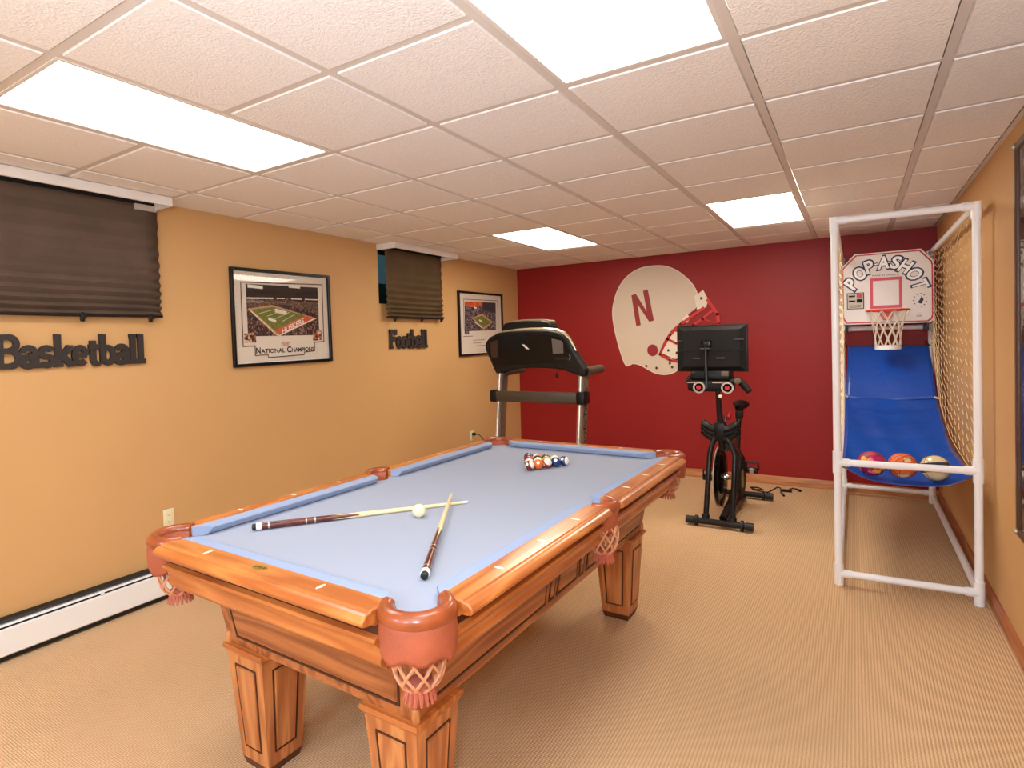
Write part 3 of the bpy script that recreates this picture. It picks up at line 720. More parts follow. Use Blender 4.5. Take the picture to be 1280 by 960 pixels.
# cabinet
Z0, Z1 = .480, .750
cb = [(.462, 1.027), (.503, 1.068)]
def ring(z, w, l): return [(-w, -l, z), (w, -l, z), (w, l, z), (-w, l, z)]
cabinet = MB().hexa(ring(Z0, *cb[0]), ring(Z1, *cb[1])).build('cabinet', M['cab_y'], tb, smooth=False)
MB().box((-.45, -1.0, .74), (.45, 1.0, .80)).build('slate_support', M['moulding'], tb, smooth=False)
def face_pt(c, s, t):  # bilinear in the quad c (bl, br, tr, tl)
    c = [Vector(p) for p in c]; return (c[0] * (1 - s) + c[1] * s) * (1 - t) + (c[3] * (1 - s) + c[2] * s) * t
def moulded_panel(c, quad, parent, m, w=.016, name='panel'):
    """raised panel on a plane face, dark moulding round it. quad: (s,t) corners"""
    P = [face_pt(c, *st) for st in quad]; n = (P[1] - P[0]).cross(P[3] - P[0]).normalized(); ce = sum(P, V(0, 0, 0)) / 4
    def inset(d):
        out = []
        for i in range(len(P)):
            a, b, e = P[i - 1], P[i], P[(i + 1) % len(P)]
            d1, d2 = (b - a).normalized(), (e - b).normalized(); n1, n2 = n.cross(d1), n.cross(d2)
            bis = (n1 + n2); out.append(b + bis * (d / max(.2, bis.dot(n1))))
        return out
    I1, I2 = inset(w * .5), inset(w)
    mb = MB(); k = len(P)
    for i in range(k):
        j = (i + 1) % k; mb.prism([P[i], P[j], I1[j], I1[i]], n, .0035)
    mb.build('panel_moulding', M['moulding'], parent, smooth=False)
    pb = MB(); q0 = [p for p in inset(w * .75)]; q1 = [p + n * .006 for p in inset(w * 1.1)]
    vb = [pb.bm.verts.new(p) for p in q0]; vt = [pb.bm.verts.new(p) for p in q1]
    pb.bm.faces.new(vb[::-1]); pb.bm.faces.new(vt)
    for i in range(k): pb.bm.faces.new((vb[i], vb[(i + 1) % k], vt[(i + 1) % k], vt[i]))
    pb.build(name, m, parent, smooth=False)
b4, t4 = [Vector(p) for p in ring(Z0, *cb[0])], [Vector(p) for p in ring(Z1, *cb[1])]
for i, (ax) in enumerate('xyxy'):
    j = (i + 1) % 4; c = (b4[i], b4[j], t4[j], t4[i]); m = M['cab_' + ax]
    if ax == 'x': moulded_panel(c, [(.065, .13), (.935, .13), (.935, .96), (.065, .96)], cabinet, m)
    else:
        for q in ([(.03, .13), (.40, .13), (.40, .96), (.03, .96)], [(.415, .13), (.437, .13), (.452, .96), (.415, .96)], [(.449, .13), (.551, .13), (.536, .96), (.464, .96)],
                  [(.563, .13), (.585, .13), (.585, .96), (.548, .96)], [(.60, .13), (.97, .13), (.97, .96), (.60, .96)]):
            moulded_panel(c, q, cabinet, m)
for sx in (-1, 1):
    for sy in (-1, 1):
        MB().lathe([(.010, Z0 - .002), (.014, Z0 + .004), (.014, Z0 + .036), (.010, Z0 + .044)], (sx * .462, sy * 1.027, 0), n=16).build('corner_block', M['oak_z'], cabinet)
# legs
for sx in (-1, 1):
    for sy in (-1, 1):
        def sq(z, ox, oy, w):
            xs = sorted((sx * ox, sx * (ox - w))); ys = sorted((sy * oy, sy * (oy - w)))
            return [(xs[0], ys[0], z), (xs[1], ys[0], z), (xs[1], ys[1], z), (xs[0], ys[1], z)]
        bq, tq = sq(.034, .440, 1.005, .156), sq(.452, .470, 1.035, .212)
        lg_ = MB().hexa(bq, tq).build('leg', M['oak_z'], tb, smooth=False)
        for i in range(4):
            j = (i + 1) % 4; c = (bq[i], bq[j], tq[j], tq[i])
            moulded_panel(c, [(.2, .12), (.8, .12), (.8, .90), (.2, .90)], lg_, M['oak_z'], w=.010)
        cp = MB(); cp.hexa(sq(.450, .472, 1.037, .216), sq(.466, .482, 1.047, .236)); cp.hexa(sq(.466, .484, 1.049, .240), sq(.480, .480, 1.045, .232))
        cp.build('leg_cap', M['oak_x'], lg_, smooth=False)
        MB().hexa(sq(.0, .430, .995, .136), sq(.034, .440, 1.005, .156)).build('foot', M['foot'], lg_, smooth=False)
# pockets
def pocket(cx, cy, ang, corner):
    e = V(math.cos(ang), math.sin(ang), 0); t_ = V(-e.y, e.x, 0); C = V(cx, cy, 0)
    def P(phi, r, z): return C + (e * math.cos(phi) + t_ * math.sin(phi)) * r + V(0, 0, z)
    half = math.radians(112 if corner else 88); R0, R1 = (.062, .108) if corner else (.050, .090)
    sec = [(R0, ZR - .022), (R0, ZR - .002), (R0 + .010, ZR + .007), (R0 + .024, ZR + .010), (R1 - .010, ZR + .004), (R1 - .001, ZR - .008), (R1, ZR - .020), (R1 - .004, ZR - .030), (R0 + .01, ZR - .034)]
    mb = MB(); n = 28; rows = []
    for i in range(n + 1):
        phi = -half + 2 * half * i / n; rows.append([mb.bm.verts.new(P(phi, r, z)) for r, z in sec])
    for A, B in zip(rows, rows[1:]):
        for q in range(len(sec)):
            w = (q + 1) % len(sec); mb.bm.faces.new((A[q], A[w], B[w], B[q]))
    mb.bm.faces.new(rows[0][::-1]); mb.bm.faces.new(rows[-1])
    pk = mb.build('pocket', M['leather_smooth'], tb, angle=60)
    # liner seen inside the mouth
    mb = MB(); mb.grid(lambda u, v: P(-half + 2 * half * u, R0 + .001, ZR - .015 - .085 * v), 20, 2)
    ln_ = mb.build('liner', M['leather'], pk); so = ln_.modifiers.new('thick', 'SOLIDIFY'); so.thickness = .003
    # hanging shield with a scalloped hem
    sh = math.radians(88 if corner else 60); zb = .792 if corner else .80
    def hem(u):
        a = (u - .5) * 2
        return zb + (.006 - .016 * a * a - .007 * math.cos(a * PI * 3.4)) * (1 if corner else .6) + .022 * max(0, abs(a) - .88) / .12
    mb = MB(); mb.grid(lambda u, v: P(-sh + 2 * sh * u, R1 - .006 + .004 * math.sin(v * PI) - (0 if corner else .012 * v), (ZR - .026) * (1 - v) + hem(u) * v), 28, 8)
    s_ = mb.build('pocket_shield', M['leather'], pk); so = s_.modifiers.new('thick', 'SOLIDIFY'); so.thickness = .004
    # net of leather thongs, gathered in a cuff with a fringe
    zt, zb2 = (.81, .690) if corner else (.83, .700); off = .0 if corner else .018
    def N(a, v):
        r = (.062 * (1 - v) ** .6 * 1.0 + .034 * v + .012 * math.sin(v * PI)) * (1.0 if corner else .9); return C + e * off + V(r * math.cos(a), r * math.sin(a), zt + (zb2 - zt) * v)
    mb = MB(); k = 9
    for d in (-1, 1):
        for q in range(k):
            mb.tube([N(2 * PI * q / k + d * 1.25 * v, v) for v in [w / 7 for w in range(8)]], .0042, 5)
    mb.build('pocket_net', M['thong'], pk)
    mb = MB(); mb.lathe([(.030, zb2 - .004), (.037, zb2 + .002), (.037, zb2 + .012), (.030, zb2 + .016)], C + e * off, n=18)
    mb.build('net_cuff', M['cuff'], pk)
    mb = MB()
    for q in range(16):
        a = 2 * PI * q / 16; d = V(math.cos(a), math.sin(a), 0); o_ = C + e * off
        mb.tube([o_ + d * .032 + V(0, 0, zb2), o_ + d * .036 + V(0, 0, zb2 - .016), o_ + d * .043 + V(0, 0, zb2 - .034)], [.007, .006, .0035], 5)
    mb.build('fringe', M['cuff'], pk)
for x, y, a in POCK: pocket(x, y, a, True)
pocket(BX + .018, 0, 0, False); pocket(-BX - .018, 0, PI, False)

# ------------------------------------------------------------------ balls and cues on the table
RB = 0.0286; ZC = ZB + RB
BALL = {1: (236, 176, 40), 2: (24, 54, 108), 3: (190, 40, 34), 4: (70, 40, 96), 5: (230, 108, 36), 6: (26, 92, 60), 7: (120, 34, 34), 8: (24, 22, 22)}
CN = {1: 'yellow', 2: 'blue', 3: 'red', 4: 'purple', 5: 'orange', 6: 'green', 7: 'maroon', 8: 'black'}
order = [15, 12, 5, 3, 14, 11, 7, 8, 1, 2, 4, 13, 6, 9, 10]
spos = []
for r_ in range(5):
    for q in range(r_ + 1): spos.append(((q - r_ / 2) * 2 * RB * 1.015, .540 + r_ * RB * 1.7321 * 1.015))
ballmesh = MB().sphere((0, 0, 0), RB, 24, 14).mesh('ball', True, 180)
for (a, b), n in zip(spos, order):
    base = BALL[n if n < 9 else n - 8]; name = CN[n if n < 9 else n - 8]
    me = ballmesh.copy()
    m = wedge('ball_%s_%s' % (name, 'stripe' if n > 8 else 'solid'), (244, 236, 214), base, RB * .52) if n > 8 else mat('ball_%s_solid' % name, base, 0.08, coat=0.5)
    me.materials.append(m)
    p = tw(a, b, ZC)
    o = bpy.data.objects.new('pool_ball', me); COL.objects.link(o); o.location = p
    o.rotation_euler = (random.uniform(.3, 1.1), random.uniform(-.8, .8), random.uniform(-.6, .6))
    if n == 15: o.rotation_euler = (.3, 1.1, .4)
    if n == 10: o.rotation_euler = (.1, 1.45, .1)
    if n == 11: o.rotation_euler = (.5, .6, .2)
    tag(o, ('%s striped ball numbered %d in the racked triangle' if n > 8 else 'solid %s ball numbered %d in the racked triangle') % (name, n), 'pool ball', 'racked pool balls')
    # number spot on the side away from the stripe's axis
    inv = o.rotation_euler.to_matrix().inverted()
    d = inv @ Vector((0.35, -.75, .55 if n != 5 else .5)).normalized()
    if n > 8: d = Vector((d.x, d.y, 0)).normalized()
    z_ = d; x_ = (inv @ Vector((.9, .4, 0))).normalized(); x_ = (x_ - z_ * x_.dot(z_)).normalized(); y_ = z_.cross(x_)
    mb = MB(); rim_ = [mb.bm.verts.new((z_ * math.cos(.33) + (x_ * math.cos(2 * PI * q / 14) + y_ * math.sin(2 * PI * q / 14)) * math.sin(.33)) * RB * 1.004) for q in range(14)]
    ctr = mb.bm.verts.new(z_ * RB * 1.006)
    mid = [mb.bm.verts.new((z_ * math.cos(.17) + (x_ * math.cos(2 * PI * q / 14) + y_ * math.sin(2 * PI * q / 14)) * math.sin(.17)) * RB * 1.006) for q in range(14)]
    for q in range(14): w = (q + 1) % 14; mb.bm.faces.new((rim_[q], rim_[w], mid[w], mid[q])); mb.bm.faces.new((mid[q], mid[w], ctr))
    sp = mb.build('number_spot', M['white_gloss'], o)
    tm = text_mesh(str(n), 1.0, 0, .01); fit_mesh(tm, None, .0085) if False else None
    hh = max(v.co.y for v in tm.vertices) - min(v.co.y for v in tm.vertices); tm.transform(Matrix.Scale(.0085 / hh, 4))
    place_mesh(tm, z_ * RB * 1.016, x_, y_); link('number', tm, M['ink_black'], sp)
me = ballmesh.copy(); me.materials.append(mat('cue_ball_resin', (248, 236, 190), 0.1, coat=0.5))
o = bpy.data.objects.new('cue_ball', me); COL.objects.link(o); o.location = tw(.018, -.452, ZC)
tag(o, 'ivory white cue ball beside the crossed cues', 'pool ball')

def cue(label, a, b, za, zb, r0=.0150, r1=.0062):
    A, B = tw(*a, za), tw(*b, zb); d = (B - A); Ln = d.length; d.normalize()
    t = thing('pool_cue', label, 'pool cue', A, 0, 'short pool cues')
    rot = d.to_track_quat('Z', 'Y').to_matrix()
    f = lambda h: r0 + (r1 - r0) * max(0, h / Ln)
    def part(name, h0, h1, m, k=1.0, round0=False):
        pr = [(f(h0) * k, h0), (f((h0 + h1) / 2) * k, (h0 + h1) / 2), (f(h1) * k, h1)]
        if round0: pr = [(f(h0) * .45, h0 - .006), (f(h0) * .8, h0 - .003)] + pr
        mb = MB().lathe(pr, n=18, m=rot); return mb.build(name, m, t)
    part('bumper', 0, .010, M['rubber'], .82, True)
    part('butt_cap', .010, .030, M['white_gloss'], 1.02)
    part('butt', .030, .46 * Ln, M['cue_wood'])
    part('shaft', .46 * Ln, Ln - .024, M['maple'])
    pts = MB()
    for q in range(4):                                                 # maple points let into the butt
        an = 2 * PI * q / 4 + .4; 
        def S(h, da, k=1.012): return rot @ V(f(h) * k * math.cos(an + da), f(h) * k * math.sin(an + da), h)
        pts.poly([S(.46 * Ln + .003, -.5, 1.02), S(.46 * Ln + .003, 0, 1.03), S(.46 * Ln + .003, .5, 1.02), S(.33 * Ln, 0, 1.03)])
    pts.build('inlay_points', M['maple'], t)
    for h in (.055, .20, .235): part('butt_ring', h, h + .005, M['silver'], 1.012)
    part('ferrule', Ln - .024, Ln - .004, M['white_gloss'], 1.0)
    part('tip', Ln - .004, Ln, M['print_white'], .95)
cue('maroon and maple pool cue lying across the cloth behind the cue ball', (-.451, -.915), (.075, -.178), ZB + .0158, ZB + .0066)
cue('pool cue pointing away with its white ringed butt near the front corner pocket', (.452, -.955), (-.027, -.162), ZB + .0158, ZB + .0245)

# ------------------------------------------------------------------ helmet cut-out on the red wall
hm = thing('helmet_cutout', 'large flat cut-out of a white football helmet with red N on the red wall', 'wall decoration', (0, YB, 0))
def fx(name, pts, m, y, parent=None, th=.003): return MB().prism([(p[0], y, p[1]) for p in pts], (0, -1, 0), th).build(name, m, parent or hm, smooth=False)
def smooth_poly(pts, n=4):
    out = []; k = len(pts)
    for i in range(k):
        p0, p1, p2, p3 = [Vector(pts[(i + q) % k]) for q in (-1, 0, 1, 2)]
        for s in range(n):
            t = s / n; out.append(tuple(.5 * ((2 * p1) + (p2 - p0) * t + (2 * p0 - 5 * p1 + 4 * p2 - p3) * t * t + (3 * p1 - p0 - 3 * p2 + p3) * t ** 3)))
    return out
shell = [(-1.93, 2.437), (-1.811, 2.414), (-1.694, 2.352), (-1.596, 2.263), (-1.532, 2.181), (-1.49, 2.085), (-1.50, 2.0), (-1.51, 1.925), (-1.587, 1.861), (-1.689, 1.763), (-1.774, 1.689), (-1.845, 1.595), (-1.889, 1.509),
         (-1.917, 1.421), (-1.866, 1.386), (-1.75, 1.34), (-1.70, 1.29), (-1.724, 1.225), (-1.801, 1.184), (-1.887, 1.175), (-1.974, 1.192), (-2.062, 1.236), (-2.15, 1.285), (-2.231, 1.303), (-2.278, 1.282), (-2.328, 1.291), (-2.385, 1.446),
         (-2.437, 1.648), (-2.468, 1.833), (-2.467, 1.979), (-2.416, 2.158), (-2.329, 2.297), (-2.217, 2.386), (-2.09, 2.431)]
sm = smooth_poly(shell)
cx_, cz_ = -1.98, 1.8
fx('helmet_edge', [(cx_ + (a - cx_) * 1.018, cz_ + (b - cz_) * 1.018) for a, b in sm], M['helmet_edge'], -.0005)
fx('helmet_shell', sm, M['helmet'], -.003)
Npts = [(-2.237, 2.117), (-2.183, 2.131), (-2.056, 1.912), (-2.096, 2.162), (-2.040, 2.175), (-1.975, 1.805), (-2.029, 1.790), (-2.166, 2.008), (-2.132, 1.757), (-2.185, 1.744)]
fx('letter_n', Npts, M['helmet_red'], -.006)
fx('ear_hole', [(-1.998 + .062 * math.cos(2 * PI * q / 24), 1.454 + .07 * math.sin(2 * PI * q / 24)) for q in range(24)], M['helmet_red'], -.006)
fx('jaw_pad', [(-1.905, 1.425), (-1.85, 1.56), (-1.76, 1.665), (-1.64, 1.66), (-1.63, 1.36), (-1.75, 1.35)], M['helmet_edge'], -.004)
fx('face_clip', [(-1.518, 2.062), (-1.47, 2.085), (-1.42, 2.125), (-1.366, 2.01), (-1.391, 1.927), (-1.488, 1.907)], M['helmet_edge'], -.006)
fx('brow_clip', [(-1.66, 1.80), (-1.60, 1.86), (-1.56, 1.82), (-1.60, 1.76)], M['helmet_edge'], -.006)
def bars(pts, w): 
    mb = MB()
    for a, b in zip(pts, pts[1:]):
        a, b = Vector(a), Vector(b); d = (b - a).normalized(); n = V(-d.y, d.x) * w / 2; e_ = d * w * .35
        mb.prism([(p.x, -.0065, p.y) for p in (a - n - e_, b - n + e_, b + n + e_, a + n - e_)], (0, -1, 0), .004)
    mb.build('face_mask_bar', M['mask_red'], hm, smooth=False)
bars([(-1.42, 1.92), (-1.672, 1.748), (-1.793, 1.628), (-1.885, 1.47), (-1.912, 1.404), (-1.798, 1.335), (-1.60, 1.30), (-1.40, 1.36)], .030)
bars([(-1.828, 1.586), (-1.727, 1.531), (-1.50, 1.50), (-1.30, 1.56)], .028)
bars([(-1.374, 2.01), (-1.27, 1.845), (-1.26, 1.70), (-1.32, 1.45), (-1.40, 1.36)], .034)
bars([(-1.33, 1.885), (-1.43, 1.80), (-1.53, 1.735), (-1.60, 1.62)], .028)
bars([(-1.44, 1.80), (-1.33, 1.76), (-1.25, 1.74)], .016)
for a, b in ((-2.075, 1.268), (-1.955, 1.245), (-1.80, 1.30), (-1.775, 1.255), (-1.815, 1.45), (-1.72, 1.42), (-1.44, 2.03)):
    fx('rivet', [(a + .014 * math.cos(2 * PI * q / 10), b + .016 * math.sin(2 * PI * q / 10)) for q in range(10)], M['ink_line'], -.010, th=.002)

# ------------------------------------------------------------------ treadmill (console back faces the room)
OX, OY = -2.55, 5.0
td = thing('treadmill', 'black and silver treadmill in the far left corner with its console back facing out', 'treadmill', (OX, OY, 0))
l = lambda x, y, z: V(x - OX, y - OY, z)
co = [(-2.943, 1.692), (-3.035, 1.655), (-3.075, 1.62), (-3.100, 1.575), (-3.092, 1.520), (-3.039, 1.416), (-3.0, 1.33), (-2.973, 1.285), (-2.90, 1.300), (-2.80, 1.325), (-2.691, 1.340), (-2.58, 1.347), (-2.45, 1.346), (-2.313, 1.335), (-2.22, 1.315), (-2.164, 1.295), (-2.09, 1.268), (-2.045, 1.268),
      (-2.035, 1.33), (-2.06, 1.365), (-2.10, 1.415), (-2.165, 1.525), (-2.200, 1.600), (-2.245, 1.645), (-2.310, 1.683), (-2.40, 1.700), (-2.65, 1.706), (-2.85, 1.702)]
cb_ = MB().prism([l(x, 4.985, z) for x, z in co], (0, 1, 0), .13)
ob = cb_.build('console', M['black'], td); bv = ob.modifiers.new('round', 'BEVEL'); bv.width = .018; bv.segments = 3; bv.limit_method = 'ANGLE'; bv.angle_limit = math.radians(60)
gl = [(-2.945, 1.662), (-2.80, 1.672), (-2.616, 1.674), (-2.44, 1.662), (-2.285, 1.628), (-2.225, 1.585), (-2.18, 1.485), (-2.185, 1.43), (-2.25, 1.395), (-2.603, 1.384), (-2.9, 1.375), (-3.0, 1.39), (-3.045, 1.50), (-3.045, 1.585), (-3.0, 1.64)]
gp = MB().prism([l(x, 4.984, z) for x, z in gl], (0, -1, 0), .004).build('rear_cover', M['black_gloss'], td, smooth=False)
MB().prism([l(x, 4.9795, z) for x, z in ((-2.676, 1.575), (-2.645, 1.570), (-2.596, 1.525), (-2.627, 1.528))], (0, -1, 0), .002).build('diamond_logo', M['print_white'], gp, smooth=False)
MB().prism([l(x, 4.9795, z) for x, z in ((-2.361, 1.621), (-2.262, 1.598), (-2.246, 1.575), (-2.244, 1.482), (-2.35, 1.479))], (0, -1, 0), .0015).build('grey_sticker', mat('grey_film', (104, 98, 96), 0.25), gp, smooth=False)
MB().prism([l(x, 4.9795, z) for x, z in ((-3.03, 1.60), (-2.945, 1.625), (-2.945, 1.45), (-3.02, 1.45))], (0, -1, 0), .0015).build('dark_sticker', mat('brown_film', (60, 40, 28), 0.25), gp, smooth=False)
me = text_mesh('NordicTrack', 1, 0, .0, shear=.2); fit_mesh(me, .15, .022); place_mesh(me, l(-2.25, 4.979, 1.435), (1, 0, -.02), (0, 0, 1)); link('cover_lettering', me, M['grey_dark'], gp)
MB().tube([l(-2.185, 4.978, 1.47), l(-2.178, 4.978, 1.445), l(-2.186, 4.978, 1.42)], .004, 6).build('silver_mark', M['silver'], gp)
# champagne ridge along the top and the display hood
rg = MB(); top = [(-2.90, 1.694), (-2.75, 1.702), (-2.6, 1.705), (-2.45, 1.703), (-2.33, 1.690), (-2.25, 1.66), (-2.20, 1.61), (-2.14, 1.50)]
rg.tube([l(x, 5.02, z + .004) for x, z in top], [.014, .02, .022, .022, .022, .02, .014, .008], 10)
rg.build('top_ridge', M['gold_silver'], td)
hd = [(-2.935, 1.700), (-2.925, 1.755), (-2.890, 1.785), (-2.80, 1.797), (-2.66, 1.803), (-2.50, 1.797), (-2.420, 1.785), (-2.395, 1.762), (-2.383, 1.735), (-2.40, 1.702)]
ob = MB().prism([l(x, 5.03, z) for x, z in hd], (0, 1, 0), .17).build('display_hood', M['black'], td); bv = ob.modifiers.new('round', 'BEVEL'); bv.width = .02; bv.segments = 3; bv.limit_method = 'ANGLE'; bv.angle_limit = math.radians(60)
MB().prism([l(x, 5.055, z) for x, z in ((-2.90, 1.792), (-2.84, 1.806), (-2.70, 1.815), (-2.52, 1.811), (-2.435, 1.799), (-2.42, 1.788), (-2.52, 1.796), (-2.70, 1.800), (-2.84, 1.794))], (0, 1, 0), .15).build('hood_trim', M['gold_silver'], td)
for x, nm in ((-2.945, 'left'), (-2.09, 'right')):
    zt, zb = 1.325, .10; yt, yb = 5.03, 4.85; w = .052; dp = .105
    up_ = MB().hexa([l(x - w / 2, yb, zb), l(x + w / 2, yb, zb), l(x + w / 2, yb + dp, zb), l(x - w / 2, yb + dp, zb)], [l(x - w / 2, yt, zt), l(x + w / 2, yt, zt), l(x + w / 2, yt + dp, zt), l(x - w / 2, yt + dp, zt)]).build('upright', M['taupe'], td, smooth=False)
    MB().tube([l(x - .006, yb - .004, zb), l(x - .006, yt - .004, zt)], .022, 12).build('silver_strip', M['silver'], up_)
    if x > -2.5:
        me = text_mesh('NordicTrack', 1, 0, .015); fit_mesh(me, .64, .066); d = V(0, yt - yb, zt - zb).normalized()
        mid = (V(0, yb, zb) * .40 + V(0, yt, zt) * .60)
        place_mesh(me, l(x + w / 2 + .0015, mid.y + .055, .86), d, V(0, -d.z, d.y)); link('upright_lettering', me, M['ink_black'], up_)
    # handrail running back toward the runner
    ob = MB().tube([l(x + .03, 5.05, 1.305), l(x + .04, 5.14, 1.312), l(x + .04, 5.40, 1.318)], [.046, .044, .040], 14).build('handrail', M['olive_grey'], td)
MB().box(l(-3.02, 4.935, 1.02), l(-2.04, 4.975, 1.125), .012, 2).build('cross_bar', M['olive_grey'], td)
for s, x in ((-1, -2.985), (1, -2.075)):
    MB().box(l(x - .04, 4.93, 1.015), l(x + .04, 5.09, 1.13), .014, 2).build('cross_bar_end', M['black'], td)
MB().tube([l(-2.35, 5.06, 1.345), l(-2.352, 5.055, 1.30), l(-2.352, 5.05, 1.275)], .003, 6).build('safety_cord', M['black'], td)
MB().box(l(-2.362, 5.04, 1.245), l(-2.342, 5.06, 1.285), .005, 2).build('safety_clip', M['black'], td)
ob = MB().box(l(-3.0, 4.82, .05), l(-2.05, 5.20, .24), .05, 3).build('motor_hood', M['black'], td)
MB().box(l(-2.95, 5.18, .08), l(-2.10, 6.72, .17), .02, 2).build('deck', M['black_matte'], td)
MB().box(l(-2.80, 5.20, .165), l(-2.25, 6.70, .178), .004).build('running_belt', M['rubber'], td)
for x in (-2.93, -2.17): MB().box(l(x, 5.2, .165), l(x + .05, 6.72, .185), .006).build('foot_rail', M['silver'], td)
for x in (-2.99, -2.11):
    MB().box(l(x - .0, 4.78, 0), l(x + .06, 5.3, .07), .015, 2).build('base_foot', M['black'], td)
for x in (-2.92, -2.16): MB().box(l(x, 6.6, 0), l(x + .05, 6.68, .09), .008).build('rear_foot', M['rubber'], td)

cd_ = MB().tube([l(XL + .045, 5.76, .53), l(XL + .08, 5.78, .526), l(XL + .10, 5.83, .48), l(XL + .11, 5.88, .39), l(XL + .11, 5.96, .25), l(XL + .12, 6.0, .10), l(XL + .2, 5.95, .012), l(XL + .5, 5.6, .008), l(-3.02, 5.1, .09)], .005, 8).build('power_cord', M['black'], td)
MB().box(l(XL + .009, 5.744, .514), l(XL + .05, 5.776, .546), .006, 2).build('plug', M['black'], cd_)

# ------------------------------------------------------------------ exercise bike with a screen
OX, OY = -.96, 5.17
bk = thing('exercise_bike', 'black spin bike with a screen turned away in front of the red wall', 'exercise bike', (OX, OY, 0))
def stab(x0, x1, y, name):
    z = .045
    o_ = MB().tube([l(x0 + .05, y, z), l(x1 - .05, y, z)], .026, 14).build(name, M['black_metal'], bk)
    for xa, xb, xc in ((x0, x0 + .06, x0 + .085), (x1, x1 - .06, x1 - .085)):
        MB().tube([l(xa, y, z), l(xb, y, z)], .032, 14).build('end_cap', M['rubber'], o_)
        MB().lathe([(.030, -.014), (.044, -.010), (.044, .010), (.030, .014)], l(xc, y, z), 'X', 18).build('leveller', M['rubber'], o_)
stab(-1.225, -.70, 5.165, 'front_stabiliser'); stab(-1.20, -.67, 6.245, 'rear_stabiliser')
for s, xb, xt, xm in ((-1, -1.068, -1.005, -1.045), (1, -.858, -.935, -.845)):
    MB().tube([l(xb, 5.175, .06), l(xb + (xm - xb) * .5, 5.215, .32), l(xm, 5.27, .60), l(xm + (xt - xm) * .35, 5.30, .675), l(xt, 5.34, .74)], .022, 12).build('fork_tube', M['black_metal'], bk)
    MB().tube([l(xb, 5.175, .05), l(xb, 5.18, .10)], .031, 12).build('tube_collar', M['rubber'], bk)
MB().hexa([l(-.965, 5.17, .030), l(-.90, 5.17, .030), l(-.90, 6.24, .030), l(-.965, 6.24, .030)], [l(-.955, 5.30, .060), l(-.91, 5.30, .060), l(-.91, 6.22, .060), l(-.955, 6.22, .060)]).build('floor_beam', M['black_metal'], bk, smooth=False)
MB().tube([l(-.935, 5.20, .07), l(-.905, 5.42, .17), l(-.90, 5.70, .30)], [.034, .032, .03], 10).build('drive_strut', M['black_metal'], bk)
# flywheel
fwx = -1.020
fl = MB().lathe([(.02, -.03), (.20, -.022), (.245, -.016), (.262, -.014), (.262, .014), (.245, .016), (.20, .022), (.02, .03)], l(fwx, 5.62, .335), 'X', 48).build('flywheel', M['black_gloss'], bk)
MB().lathe([(.236, -.0225), (.2655, -.021), (.2655, -.0125), (.236, -.012)], l(fwx - .004, 5.62, .335), 'X', 48).build('flywheel_rim', mat('bright_rim', (226, 216, 192), 0.25, metal=0.3), fl)
MB().lathe([(.018, -.075), (.03, -.05), (.03, .05), (.018, .075)], l(fwx, 5.62, .335), 'X', 16).build('hub', M['chrome'], fl)
# drive cover on the right of the wheel
ob = MB().lathe([(.10, -.03), (.185, -.026), (.195, 0), (.185, .026), (.10, .03)], l(-.895, 5.82, .315), 'X', 32).build('drive_cover', M['black_matte'], bk)
MB().box(l(-.868, 5.70, .22), l(-.858, 5.80, .38), .004).build('label_plate', mat('olive_plate', (128, 118, 70), 0.4), bk)
def crank(s, x, y, z, ang):
    a = MB().tube([l(x, 5.86, .33), l(x + s * .02, y, z)], .014, 8).build('crank_arm', M['black_metal'], bk)
    p = MB(); p.box(l(x + s * .03 - .0, y - .045, z - .016), l(x + s * .13, y + .045, z + .016), .006) if s > 0 else p.box(l(x + s * .13, y - .045, z - .016), l(x + s * .03, y + .045, z + .016), .006)
    q = p.build('pedal', M['black_metal'], a)
    cg = MB(); xx = x + s * .08
    cg.tube([l(xx - .04, y - .04, z + .015), l(xx - .04, y - .10, z + .05), l(xx + .04, y - .10, z + .05), l(xx + .04, y - .04, z + .015)], .006, 6)
    cg.tube([l(xx - .05, y + .02, z + .01), l(xx - .05, y - .01, z + .075), l(xx + .05, y - .01, z + .075), l(xx + .05, y + .02, z + .01)], .010, 6)
    cg.build('toe_cage', M['rubber'], q)
    MB().box(l(xx - .018, y - .06, z - .030), l(xx + .018, y - .04, z + .030), .004).build('reflector', M['silver'], q)
crank(1, -.885, 5.92, .350, 0); crank(-1, -1.08, 5.80, .27, 0)
# main post, seat post
MB().tube([l(-.968, 5.40, .63), l(-.975, 5.36, .90), l(-.985, 5.34, 1.14)], [.028, .024, .02], 12).build('main_post', M['black_metal'], bk)
MB().tube([l(-.955, 5.40, .64), l(-.940, 5.75, .60), l(-.935, 6.05, .46), l(-.94, 6.22, .10)], [.038, .036, .036, .03], 12).build('frame_beam', M['black_metal'], bk)
MB().tube([l(-.945, 6.00, .44), l(-.935, 6.10, .86)], .022, 12).build('seat_post', M['black_metal'], bk)
MB().box(l(-.965, 6.06, .80), l(-.905, 6.16, .89), .012, 2).build('seat_clamp', M['black'], bk)
def seat(u, v):
    a = 2 * PI * u; t = v
    w = .035 + .085 * max(0, (t - .45) / .55) ** 1.2
    r = math.sin(PI * min(1, max(0, .04 + .92 * t))) ** .35
    return l(-.93 + math.cos(a) * w * r, 5.95 + .28 * t, .925 + math.sin(a) * .050 * r + .01 * t)
MB().grid(seat, 18, 14).build('seat', M['black_matte'], bk, angle=180)
# red resistance knob
MB().tube([l(-.955, 5.43, .80), l(-.945, 5.45, .905)], .012, 10).build('knob_stem', M['black_metal'], bk)
MB().lathe([(.01, -.02), (.03, -.014), (.034, 0), (.03, .012), (.012, .018)], l(-.915, 5.45, .905), 'X', 16).build('resistance_knob', M['red_plastic'], bk)
